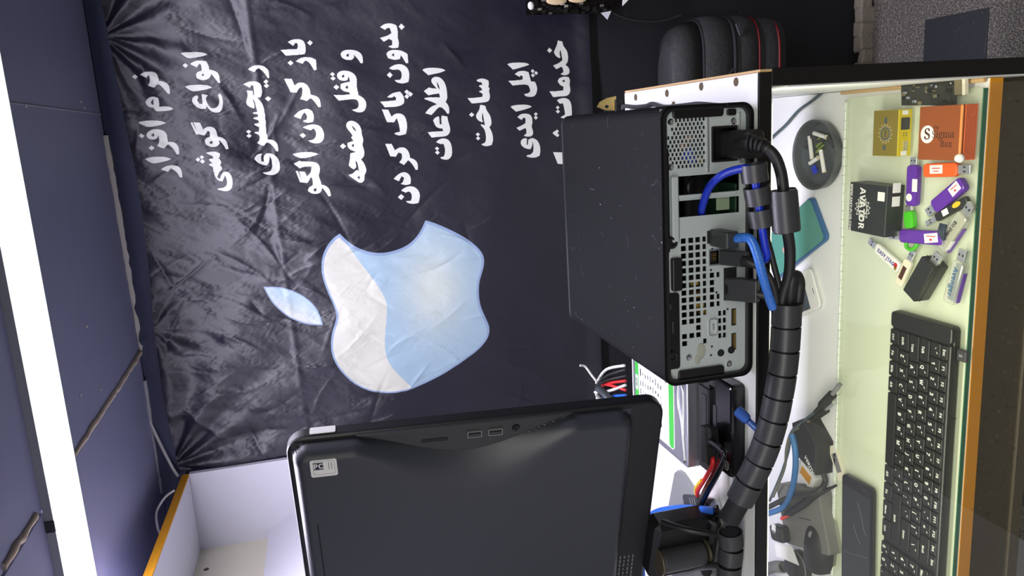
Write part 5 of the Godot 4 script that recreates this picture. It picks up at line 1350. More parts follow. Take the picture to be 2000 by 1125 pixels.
	for i in seg:
		for j in 10:
			var q := [H.call(float(i) / seg, j / 10.0), H.call(float(i + 1) / seg, j / 10.0), H.call(float(i + 1) / seg, (j + 1) / 10.0), H.call(float(i) / seg, (j + 1) / 10.0)]
			var ns := q.map(func(v): return Vector3(v.x / pow(ml * 0.5, 2), v.y / 0.00096 * 0.9 + 6.0, v.z / pow(0.026, 2)).normalized())
			ms.tri(q[0], q[1], q[2], ns[0], ns[1], ns[2]); ms.tri(q[0], q[2], q[3], ns[0], ns[2], ns[3])
	put(ms, "shell", M("mouse_black", rgb(26, 26, 28), 0.45), p)
	put(shape().lathe([Vector2(0.0001, -0.003), Vector2(0.006, -0.003), Vector2(0.0072, 0.0), Vector2(0.006, 0.003), Vector2(0.0001, 0.003)], 18, Transform3D(Basis(Vector3.RIGHT, Vector3(0, 0, 1), Vector3(0, -1, 0)), Vector3(ml * 0.24, 0.0235, 0.0))), "wheel", M("grey_plastic"), p)
	put(shape().tube([Vector3(ml * 0.30, 0.0262, 0), Vector3(ml * 0.16, 0.0288, 0), Vector3(0, 0.0312, 0)], 0.0009, 6), "button_seam", M("ink"), p)
	p = thing("round_case", "rounded dark case half hidden behind the black mouse", "case", Vector3(-0.7142, 0.5100, -0.9819))
	p.position.y = 0.5045
	put(shape().lathe([Vector2(0.0001, 0.026), Vector2(0.014, 0.025), Vector2(0.022, 0.019), Vector2(0.025, 0.010), Vector2(0.024, 0.0), Vector2(0.0001, 0.0)], 32), "shell", M("mouse_black"), p)
	put(shape().lathe([Vector2(0.0252, 0.0110), Vector2(0.0256, 0.0120), Vector2(0.0246, 0.0130)], 32), "seam", M("grey_plastic"), p)
	var tp := [Vector3(-0.7730, 0.5200, -1.0682), Vector3(-0.7452, 0.5220, -1.0347), Vector3(-0.7257, 0.5230, -1.0000)]
	p = thing("corrugated_tube", "dusty grey ridged hose end beside the paper slip", "hose", tp[1])
	bands(p, tp.map(func(q): return q - p.position), 0.0095, 0.0085, 0.0010, M("dusty_grey"))

func usb_stick(label: String, a: Vector3, b: Vector3, c: Vector3, wide: float, thick: float, m: Material, style := "", y0 := 0.5096) -> Node3D:
	# a (closed end) to b is the body, b to c the metal plug
	var mid := (a + b) * 0.5
	mid.y = y0
	var d := b - a
	d.y = 0
	var ln := d.length()
	d = d.normalized()
	var t := thing("usb_stick", label, "usb stick", mid, Basis(d, Vector3.UP, d.cross(Vector3.UP)), "usb sticks scattered on the glass")
	var tip := Vector2(c.x - b.x, c.z - b.z).length()
	var up := Transform3D(Basis(Vector3.RIGHT, Vector3(0, 0, -1), Vector3.UP), Vector3.ZERO)
	put(shape().prism(rrect(ln, wide, wide * 0.28, 4), 0.0, thick, thick * 0.22, up, thick * 0.2), "body", m, t)
	put(shape().box(Vector3(ln / 2 + tip / 2, thick * 0.5, 0), Vector3(tip, thick * 0.5, wide * 0.62), 0.0003), "metal_plug", M("bright_steel"), t)
	for s in [-1, 1]:
		put(shape().box(Vector3(ln / 2 + tip * 0.55, thick * 0.75 + 0.0001, s * wide * 0.15), Vector3(tip * 0.18, 0.0002, wide * 0.12)), "plug_hole", M("ink"), t)
	if style.contains("clear"):
		put(shape().box(Vector3(0, thick * 0.5, 0), Vector3(ln * 0.86, thick * 0.14, wide * 0.62), 0.0002), "circuit_board", M("board_blue", rgb(60, 96, 110), 0.5) if style.contains("blue") else M("board_pale", rgb(170, 172, 140), 0.5), t)
	if style.contains("sticker"):
		var s := put(shape().box(Vector3(-ln * 0.26, thick + 0.0001, 0), Vector3(ln * 0.30, 0.0003, wide * 0.66), 0.0001, Basis(Vector3.UP, 0.12)), "sticker", M("paper"), t)
		s.set_meta("label", "white sticker with red print")
		put(shape().box(Vector3(-ln * 0.26, thick + 0.0004, -wide * 0.12), Vector3(ln * 0.05, 0.0001, wide * 0.14)).box(Vector3(-ln * 0.26, thick + 0.0004, wide * 0.12), Vector3(ln * 0.2, 0.0001, wide * 0.06)), "sticker_print", M("red"), s)
	return t

func gear(r0: float, r1: float, teeth: int) -> PackedVector2Array:
	var p := PackedVector2Array()
	for i in teeth:
		for e in [[0.0, r0], [0.14, r1], [0.42, r1], [0.56, r0]]:
			var a: float = TAU * (i + e[0]) / teeth
			p.append(Vector2(cos(a), sin(a)) * e[1])
	return p

func glass_things() -> void:
	var toward := Basis(Vector3(0, 0, 1), Vector3(1, 0, 0), Vector3.UP)
	var away := Basis(Vector3(-1, 0, 0), Vector3(0, 0, 1), Vector3.UP)
	# yellow service box
	var t := thing("service_box", "yellow and olive service box with gear emblem and sockets on its front", "box", Vector3(-0.0306, 0.5096, -0.8045))
	put(shape().box(Vector3(0, 0.0092, 0), Vector3(0.0545, 0.0184, 0.042), 0.0004), "case", M("box_yellow", rgb(206, 186, 26), 0.5), t)
	put(shape().box(Vector3(0, 0.0186, -0.0004), Vector3(0.0540, 0.0005, 0.0410), 0.0001), "lid", M("box_olive", rgb(126, 112, 36), 0.5), t)
	var pale := M("emblem_pale", rgb(196, 186, 150), 0.5)
	var slate := M("emblem_slate", rgb(74, 84, 92), 0.5)
	put(shape().ring(gear(0.0088, 0.0118, 14), gear(0.0080, 0.0108, 14), 0.0189, 0.0191, flatx(Vector3(-0.0005, 0, 0.0))), "emblem", pale, t)
	put(shape().ring(disc(0.0082, 28), disc(0.0062, 28), 0.0189, 0.01905, flatx(Vector3(-0.0005, 0, 0.0))).box(Vector3(0.0150, 0.0190, 0.0), Vector3(0.0070, 0.0002, 0.0045)).box(Vector3(-0.0170, 0.0190, -0.001), Vector3(0.0060, 0.0002, 0.0045)).box(Vector3(-0.0005, 0.0190, 0.0), Vector3(0.0090, 0.0002, 0.0020)), "emblem", slate, t)
	put(shape().ring(rrect(0.0140, 0.0118, 0.0004, 1, Vector2(0.0105, 0.0092)), rrect(0.0118, 0.0100, 0.0004, 1, Vector2(0.0105, 0.0092)), 0.0205, 0.0216).box(Vector3(0.0105, 0.0092, 0.0209), Vector3(0.0118, 0.0100, 0.0004)), "network_socket", M("dark_grey"), t)
	put(shape().ring(rrect(0.0110, 0.0060, 0.0004, 1, Vector2(-0.0155, 0.0080)), rrect(0.0092, 0.0044, 0.0004, 1, Vector2(-0.0155, 0.0080)), 0.0205, 0.0216).box(Vector3(-0.0155, 0.0080, 0.0214), Vector3(0.0080, 0.0018, 0.0006)), "usb_socket", M("bright_steel"), t)
	for k in 4:
		put(shape().box(Vector3(-0.0035 + (k % 2) * 0.0028, 0.0070 + (k / 2) * 0.0038, 0.0211), Vector3(0.0012, 0.0012, 0.0003)), "indicator", M("dark_grey"), t)
	for s in [-0.0240, 0.0235]:
		put(shape().box(Vector3(s, 0.0096, 0.0211), Vector3(0.0052, 0.0080, 0.0004), 0.0001), "sticker", M("paper"), t)
	# orange service box
	t = thing("service_box", "flat orange box with white S disc, dark lettering and ribbed front", "box", Vector3(-0.0312, 0.5096, -0.7200))
	var ob := M("box_orange", rgb(146, 74, 26), 0.42)
	put(shape().box(Vector3(0, 0.0100, 0), Vector3(0.0590, 0.0200, 0.0590), 0.0004), "case", ob, t)
	put(shape().box(Vector3(0, 0.0188, 0.0292), Vector3(0.0592, 0.0034, 0.0030), 0.0010), "edge_strip", M("bright_orange", rgb(250, 146, 62), 0.4), t)
	put(shape().box(Vector3(0, 0.0085, 0.0296), Vector3(0.0586, 0.0166, 0.0006)), "grooved_face", M("groove_shade_brown", rgb(70, 26, 10), 0.6), t)  # dark backing, shade between the ribs put into its colour
	for k in 8:
		put(shape().box(Vector3(0, 0.0012 + k * 0.00206, 0.0304), Vector3(0.0588, 0.0011, 0.0020), 0.0002), "rib", M("rib_orange", rgb(226, 104, 40), 0.4), t)
	put(shape().prism(disc(0.0098, 32, Vector2.ZERO), 0.0200, 0.0203, 0.0, flatx(Vector3(-0.0012, 0, -0.0165))), "disc", M("paper"), t)
	put(shape().text("S", 0.0120, Transform3D(toward, Vector3(-0.0012, 0.0204, -0.0165)), 0.0002, true, true).text("Sigma", 0.0078, Transform3D(toward, Vector3(-0.0015, 0.0202, 0.0058)), 0.0002, false, true).text("Box", 0.0066, Transform3D(toward, Vector3(-0.0120, 0.0202, 0.0110)), 0.0002, false, true).text("The", 0.0030, Transform3D(toward, Vector3(0.0060, 0.0202, -0.0040)), 0.0002, false, true), "lettering", M("sigma_ink", rgb(74, 36, 24), 0.6), t)
	tag(put(shape().ball(Vector3(-0.0579, 0.5300, -0.6893), Vector3(0.005, 0.004, 0.006), 12), "plastic_scrap", M("paper")), "small white crumpled scrap on the corner of the orange box", "scrap")
	# black service box
	t = thing("service_box", "black box with white gear emblem and vertical white lettering", "box", Vector3(-0.1235, 0.5096, -0.8240), Basis(Vector3.UP, -0.03))
	put(shape().box(Vector3(0, 0.0126, 0), Vector3(0.0625, 0.0252, 0.067), 0.0006), "case", specks(M("box_black", Color.WHITE, 0.45), rgb(34, 40, 40), [rgb(90, 96, 92)], 120, 256, 8.0, 12), t)
	var g2 := M("emblem_white", rgb(206, 206, 202), 0.5)
	put(shape().ring(gear(0.0112, 0.0140, 12), gear(0.0098, 0.0124, 12), 0.0252, 0.0255, flatx(Vector3(0, 0, -0.008))).ring(disc(0.0088, 28), disc(0.0072, 28), 0.0252, 0.0255, flatx(Vector3(0, 0, -0.008))), "emblem", g2, t)
	put(shape().text("AVATOR", 0.0098, Transform3D(away, Vector3(0, 0.0255, -0.009)), 0.0003), "lettering", M("paper"), t)
	put(shape().text("WWW.EASY-PLUG.COM", 0.0040, Transform3D(away, Vector3(-0.001, 0.0254, -0.0300)), 0.0002), "lettering", M("paper"), t)
	for q in [Vector3(0.018, 0.0254, 0.024), Vector3(0.0285, 0.012, 0.0337), Vector3(0.012, 0.012, 0.0337)]:
		put(shape().box(q, Vector3(0.011, 0.0004, 0.012) if q.y > 0.02 else Vector3(0.012, 0.011, 0.0004), 0.0001), "sticker", M("paper"), t)
	# green circuit board full of chips
	var f := frame3(Vector3(0.0012, 0.5140, -0.7988), Vector3(-0.0024, 0.5140, -0.7156), Vector3(0.0282, 0.5140, -0.7179))
	t = thing("circuit_board", "dark populated circuit board leaning at the right end of the glass", "circuit board", f[0].origin, f[0].basis * Basis(Vector3(1, 0, 0), 0.12))
	t.position.y = 0.5125
	put(shape().prism(PackedVector2Array([Vector2(-f[1] / 2, -f[2] / 2), Vector2(f[1] * 0.48, -f[2] / 2), Vector2(f[1] * 0.48, -f[2] * 0.15), Vector2(f[1] * 0.62, -f[2] * 0.15), Vector2(f[1] * 0.62, f[2] * 0.5), Vector2(-f[1] / 2, f[2] / 2)]), 0.0, 0.0014, 0.0002), "board", M("board_dark", rgb(48, 50, 42), 0.5), t)
	var r := RandomNumberGenerator.new()
	r.seed = 51
	for k in 46:
		var w := r.randf_range(0.0012, 0.0065)
		var h := r.randf_range(0.0010, 0.0040)
		put(shape().box(Vector3(r.randf_range(-0.46, 0.44) * f[1], r.randf_range(-0.44, 0.42) * f[2], 0.0014 + 0.0006), Vector3(w, h, 0.0014), 0.0002), "chip", [M("ink"), M("dark_grey"), M("board_tan", rgb(120, 112, 84), 0.5), M("bright_steel"), M("board_dark")][r.randi() % 5], t)
	put(shape().box(Vector3(f[1] * 0.55, f[2] * 0.18, 0.0022), Vector3(f[1] * 0.13, f[2] * 0.6, 0.003), 0.0003), "chip", M("board_tan"), t)
	put(shape().box(Vector3(f[1] * 0.645, f[2] * 0.20, 0.0020), Vector3(0.004, f[2] * 0.66, 0.005), 0.0004), "connector", M("cream_board"), t)
	# usb sticks
	var purple := M("gel_purple", rgb(92, 40, 158), 0.22)
	var orange := M("stick_orange", rgb(240, 96, 28), 0.4)
	var green := M("gel_green", rgb(70, 190, 30), 0.22)
	var clear := M("gel_clear", Color(0.86, 0.87, 0.82, 0.34), 0.12)
	clear.transparency = BaseMaterial3D.TRANSPARENCY_ALPHA
	var dark := M("stick_black", rgb(30, 34, 34), 0.4)
	var s := usb_stick("bright orange usb stick with white label just below the orange box", Vector3(-0.0745, 0.5130, -0.7562), Vector3(-0.0716, 0.5130, -0.7073), Vector3(-0.0705, 0.5130, -0.6908), 0.0158, 0.0060, orange)
	put(shape().box(Vector3(-0.0045, 0.0061, -0.001), Vector3(0.0185, 0.0003, 0.0098), 0.0001), "sticker", M("paper"), s)
	put(shape().box(Vector3(-0.0045, 0.0063, -0.0022), Vector3(0.0120, 0.0001, 0.0010)).box(Vector3(-0.0045, 0.0063, 0.0010), Vector3(0.0080, 0.0001, 0.0010)), "sticker_print", M("red"), s)
	s = usb_stick("purple usb stick lying between the black box and the orange usb stick", Vector3(-0.1168, 0.5140, -0.7707), Vector3(-0.0684, 0.5140, -0.7714), Vector3(-0.0600, 0.5140, -0.7687), 0.0165, 0.0085, purple)
	put(shape().box(Vector3(0.0005, 0.0086, 0.0062), Vector3(0.0150, 0.0003, 0.0080), 0.0001), "sticker", M("paper"), s)
	put(shape().prism(disc(0.0046, 20), 0.0085, 0.0088, 0.0, flatx(Vector3(-0.0140, 0, -0.002))), "sticker", M("paper"), s)
	usb_stick("purple usb stick slanting away under its white sticker near the front glass edge", Vector3(-0.0851, 0.5140, -0.6962), Vector3(-0.1158, 0.5140, -0.7368), Vector3(-0.1238, 0.5140, -0.7470), 0.0165, 0.0085, purple, "sticker")
	usb_stick("purple usb stick pointing at the black box, white sticker at its near end", Vector3(-0.1497, 0.5160, -0.7187), Vector3(-0.1542, 0.5160, -0.7862), Vector3(-0.1546, 0.5160, -0.8063), 0.0165, 0.0090, purple, "sticker", 0.5100)
	s = usb_stick("black usb stick with yellow oval patch against the slanting purple one", Vector3(-0.1037, 0.5140, -0.6913), Vector3(-0.1280, 0.5140, -0.7344), Vector3(-0.1367, 0.5140, -0.7493), 0.0100, 0.0060, dark)
	put(shape().prism(disc(0.0042, 18), 0.0060, 0.0063, 0.0, flatx(Vector3(-0.010, 0, 0.001)) * Transform3D(Basis.from_scale(Vector3(1.5, 0.7, 1)), Vector3.ZERO)), "patch", M("yellow_wire"), s)
	put(shape().box(Vector3(0.008, 0.0062, 0.0), Vector3(0.009, 0.0003, 0.0070), 0.0001), "sticker", M("paper"), s)
	s = usb_stick("clear usb stick with dark lettering lying nearest the front glass edge", Vector3(-0.1629, 0.5140, -0.7229), Vector3(-0.1195, 0.5140, -0.6929), Vector3(-0.1087, 0.5140, -0.6841), 0.0170, 0.0085, clear, "clear")
	put(shape().text("KO Dongle", 0.0040, Transform3D(Basis(Vector3(-1, 0, 0), Vector3(0, 0, 1), Vector3.UP), Vector3(0, 0.0088, -0.002)), 0.0002, true, true), "lettering", M("ink"), s)
	put(shape().box(Vector3(-0.006, 0.0030, 0.0088), Vector3(0.036, 0.0050, 0.0012), 0.0004), "side_strip", purple, s)
	put(shape().box(Vector3(-0.012, 0.0070, 0.0088), Vector3(0.0130, 0.0060, 0.0008), 0.0002), "sticker", M("paper"), s)
	s = usb_stick("bright green usb stick standing against the black box", Vector3(-0.1440, 0.5140, -0.7723), Vector3(-0.1234, 0.5140, -0.7761), Vector3(-0.1121, 0.5140, -0.7735), 0.0150, 0.0075, green)
	put(shape().tube([Vector3(-0.016, 0.004, 0.004), Vector3(-0.030, 0.004, 0.007), Vector3(-0.036, 0.004, -0.002), Vector3(-0.032, 0.004, -0.010), Vector3(-0.022, 0.004, -0.008), Vector3(-0.014, 0.004, -0.004)], 0.0024, 8), "strap", green, s)
	s = usb_stick("white usb stick with dark blue lettering and coloured emblem below the black box", Vector3(-0.1958, 0.5120, -0.7892), Vector3(-0.1745, 0.5120, -0.8320), Vector3(-0.1682, 0.5120, -0.8456), 0.0140, 0.0050, M("white_plastic"))
	put(shape().text("EASY JTAG", 0.0050, Transform3D(Basis(Vector3(-1, 0, 0), Vector3(0, 0, 1), Vector3.UP), Vector3(0.001, 0.0052, 0)), 0.0002), "lettering", M("print_blue", rgb(58, 62, 150), 0.5), s)
	put(shape().prism(disc(0.0030, 14), 0.0050, 0.0053, 0.0, flatx(Vector3(-0.018, 0, 0.001))), "emblem", M("red"), s)
	put(shape().prism(disc(0.0026, 14), 0.0050, 0.0053, 0.0, flatx(Vector3(-0.0195, 0, -0.0028))), "emblem", M("gold"), s)
	s = usb_stick("white and brown usb stick half under the square black dongle", Vector3(-0.2167, 0.5110, -0.7900), Vector3(-0.1833, 0.5110, -0.7740), Vector3(-0.1719, 0.5110, -0.7648), 0.0130, 0.0050, M("cream_board"))
	put(shape().box(Vector3(0.0, 0.0051, 0.0), Vector3(0.018, 0.0003, 0.0066), 0.0001), "print", M("sigma_ink"), s)
	s = usb_stick("clear usb stick with blue circuit board and blue lettering beside the keyboard", Vector3(-0.2228, 0.5140, -0.7067), Vector3(-0.1724, 0.5140, -0.6952), Vector3(-0.1601, 0.5140, -0.6898), 0.0165, 0.0085, clear, "clear blue")
	put(shape().text("Avenger", 0.0062, Transform3D(Basis(Vector3(-1, 0, 0), Vector3(0, 0, 1), Vector3.UP), Vector3(0.001, 0.0088, 0)), 0.0002), "lettering", M("print_sea", rgb(58, 100, 140), 0.5), s)
	put(shape().box(Vector3(-0.004, 0.0030, 0.0086), Vector3(0.036, 0.0050, 0.0012), 0.0004), "side_strip", purple, s)
	var a: Vector3 = Vector3(-0.2264, 0.5350, -0.7480)
	var b: Vector3 = Vector3(-0.1753, 0.5350, -0.7204)
	f = frame3(Vector3(-0.2161, 0.5300, -0.7628), Vector3(-0.1709, 0.5300, -0.7356), Vector3(-0.1797, 0.5300, -0.7150))
	t = thing("dongle", "square black dongle block with silver usb tip just beyond the keyboard's end", "dongle", f[0].origin, f[0].basis)
	t.position.y = 0.5096
	put(shape().prism(rrect(f[1], f[2], 0.0012, 2), 0.0, 0.0205, 0.0010), "body", dark, t)
	put(shape().box(Vector3(0, 0, 0.0125), Vector3(f[1] + 0.0006, f[2] + 0.0006, 0.0006)), "seam", M("ink"), t)
	put(shape().box(Vector3(f[1] / 2 + 0.006, -f[2] * 0.1, 0.0125), Vector3(0.0135, 0.0118, 0.0045), 0.0004), "metal_plug", M("bright_steel"), t)
	for k in 2:
		put(shape().box(Vector3(f[1] / 2 + 0.007, -f[2] * 0.1 + (k - 0.5) * 0.005, 0.01485), Vector3(0.0022, 0.0022, 0.0002)), "plug_hole", M("ink"), t)
	t = thing("rolled_lead", "coiled dark blue lead bundle between the purple and clear usb sticks", "cable", Vector3(-0.1421, 0.5120, -0.7205))
	for k in 5:
		put(shape().tube([Vector3(-0.008, 0.003 + 0.001 * k, -0.006 + k * 0.0028), Vector3(0.0, 0.006 + 0.001 * k, -0.004 + k * 0.0028), Vector3(0.009, 0.003 + 0.001 * k, -0.005 + k * 0.0028)], 0.0016, 7), "turn", M("navy_lead", rgb(30, 48, 66), 0.45), t)
	# cracked black phone
	f = frame3(Vector3(-0.5058, 0.5180, -0.8775), Vector3(-0.5037, 0.5180, -0.8156), Vector3(-0.6766, 0.5180, -0.8104))
	t = thing("phone", "black phone with cracked screen lying beside the keyboard", "phone", f[0].origin, f[0].basis)
	t.position.y = 0.5096
	put(shape().prism(rrect(f[1], f[2], 0.007, 5), 0.0, 0.0085, 0.0020, Transform3D(), 0.0015), "case", M("phone_black", rgb(24, 26, 30), 0.3), t)
	put(shape().prism(rrect(f[1] - 0.006, f[2] - 0.030, 0.001, 2), 0.0085, 0.0087), "screen", M("screen_black", rgb(34, 40, 40), 0.08), t)
	var inv: Transform3D = t.transform.affine_inverse()
	var up := Vector3(0, 0, 0.0002)
	for q in [[Vector3(-0.5346, 0.5183, -0.8422), Vector3(-0.5524, 0.5183, -0.8330), Vector3(-0.5684, 0.5183, -0.8280), Vector3(-0.5755, 0.5183, -0.8225)], [Vector3(-0.5715, 0.5183, -0.8489), Vector3(-0.5861, 0.5183, -0.8408), Vector3(-0.5944, 0.5183, -0.8330)], [Vector3(-0.6235, 0.5183, -0.8799), Vector3(-0.6190, 0.5183, -0.8543), Vector3(-0.6063, 0.5183, -0.8178)]]:
		put(shape().tube(q.map(func(p): return inv * p + up), 0.0003, 5, 3), "crack", M("grey_plastic"), t)
	put(shape().lathe([Vector2(0.0001, 0.0088), Vector2(0.0016, 0.0088), Vector2(0.0020, 0.0084)], 12, Transform3D(Basis(Vector3.RIGHT, Vector3(0, 0, 1), Vector3(0, -1, 0)), Vector3(f[1] * 0.25, (1.0 if f[0].basis.y.x > 0 else -1.0) * (f[2] / 2 - 0.007), 0.0))), "lens", M("dark_grey"), t)

func keyboard() -> void:
	var t := thing("keyboard", "black full size keyboard lying turned away on the glass, white legends", "keyboard", Vector3(-0.248, 0.5096, -0.742), Basis(Vector3.UP, PI))
	var body := M("keyboard_body", rgb(24, 26, 26), 0.4)
	put(shape().prism(rrect(0.426, 0.098, 0.006, 5, Vector2(0.213, 0)), 0.0, 0.0082, 0.0016, flatx(Vector3.ZERO), 0.001), "body", body, t)
	put(shape().prism(rrect(0.0205, 0.097, 0.0050, 4, Vector2(0.0108, 0)), 0.0080, 0.0120, 0.0020, flatx(Vector3.ZERO)), "end_panel", body, t)
	put(shape().prism(rrect(0.404, 0.0066, 0.0020, 3, Vector2(0.2235, 0.0452)), 0.0080, 0.0120, 0.0020, flatx(Vector3.ZERO)), "rear_rail", body, t)
	put(shape().box(Vector3(0.11, 0.004, -0.0500), Vector3(0.0018, 0.005, 0.001)), "seam", M("ink"), t)
	var cap := M("key_black", rgb(20, 22, 21), 0.45)
	var ink := shape()
	var u := 0.01905
	var rows := [
		[-0.0385, 0.0102, ["Esc", "F1", "F2", "F3", "F4", "F5", "F6", "F7", "F8", "F9", "F10", "F11", "F12", "Prt", "Ins"], []],
		[-0.0252, 0.0152, ["`", "1", "2", "3", "4", "5", "6", "7", "8", "9", "0", "-", "=", "Back"], [1, 1, 1, 1, 1, 1, 1, 1, 1, 1, 1, 1, 1, 2]],
		[-0.0087, 0.0152, ["Tab", "Q", "W", "E", "R", "T", "Y", "U", "I", "O", "P", "[", "]", "\\"], [1.5, 1, 1, 1, 1, 1, 1, 1, 1, 1, 1, 1, 1, 1.5]],
		[0.0078, 0.0152, ["Caps", "A", "S", "D", "F", "G", "H", "J", "K", "L", ";", "'", "Enter"], [1.75, 1, 1, 1, 1, 1, 1, 1, 1, 1, 1, 1, 2.25]],
		[0.0243, 0.0152, ["Shift", "Z", "X", "C", "V", "B", "N", "M", ",", ".", "/", "Shift"], [1.25, 1, 1, 1, 1, 1, 1, 1, 1, 1, 1, 3.75]],
		[0.0408, 0.0152, ["Ctrl", "Fn", "Win", "Alt", "", "Alt", "Fn", "Menu", "Ctrl"], [1.1, 1.1, 1.1, 1.1, 5.2, 1.3, 1.3, 1.4, 1.4]]]
	var numpad := [["", "", "", ""], ["Num", "/", "*", "-"], ["7", "8", "9", "+"], ["4", "5", "6", "+"], ["1", "2", "3", "Ent"], ["0", "0", ".", "Ent"]]
	var lay := Basis(Vector3.RIGHT, Vector3(0, 0, -1), Vector3.UP)
	for k in rows.size():
		var row = rows[k]
		var x := 0.0225
		for i in row[2].size():
			var w: float = (row[3][i] if row[3].size() else 1.0) * u
			key(t, ink, cap, lay, x, w, row[0], row[1], row[2][i])
			x += w
		for i in 4:
			key(t, ink, cap, lay, 0.0225 + (15.25 + i) * u + 0.001, u, row[0], row[1], numpad[k][i])
	put(ink, "legends", M("legend_white", rgb(226, 230, 220), 0.5), t)
	var n := thing("usb_receiver", "small flat grey usb receiver stub at the keyboard's near edge", "receiver", Vector3(-0.2797, 0.5120, -0.6870))
	n.position.y = 0.5096
	put(shape().box(Vector3(0, 0.0030, 0.001), Vector3(0.0135, 0.0060, 0.0130), 0.0014), "body", M("dark_grey"), n)
	put(shape().box(Vector3(0, 0.0061, 0.001), Vector3(0.003, 0.0003, 0.0050), 0.0001), "mark", M("grey_plastic"), n)

func key(t: Node3D, ink: MB, cap: Material, lay: Basis, x: float, w: float, z: float, d: float, s: String) -> void:
	var c := Vector3(x + w / 2, 0, z)
	put(shape().prism(rrect(w - 0.0018, d, 0.0016, 2), 0.0075, 0.0118, 0.0013, Transform3D(lay, c)), "key", cap, t)
	if s == "":
		return
	var h := 0.0052 if s.length() == 1 else (0.0038 if s.length() < 4 else 0.0032)
	ink.text(s, h, Transform3D(lay, c + Vector3(-0.0022 if s.length() == 1 else 0.0, 0.0119, 0.0020 if d > 0.012 else 0.0)), 0.0002)
	if s.length() == 1 and d > 0.012:
		# the second, smaller legend of each key
		ink.box(c + Vector3(0.0032, 0.0119, -0.0028), Vector3(0.0026, 0.0002, 0.0009), 0.0, Basis(Vector3.UP, 0.5))

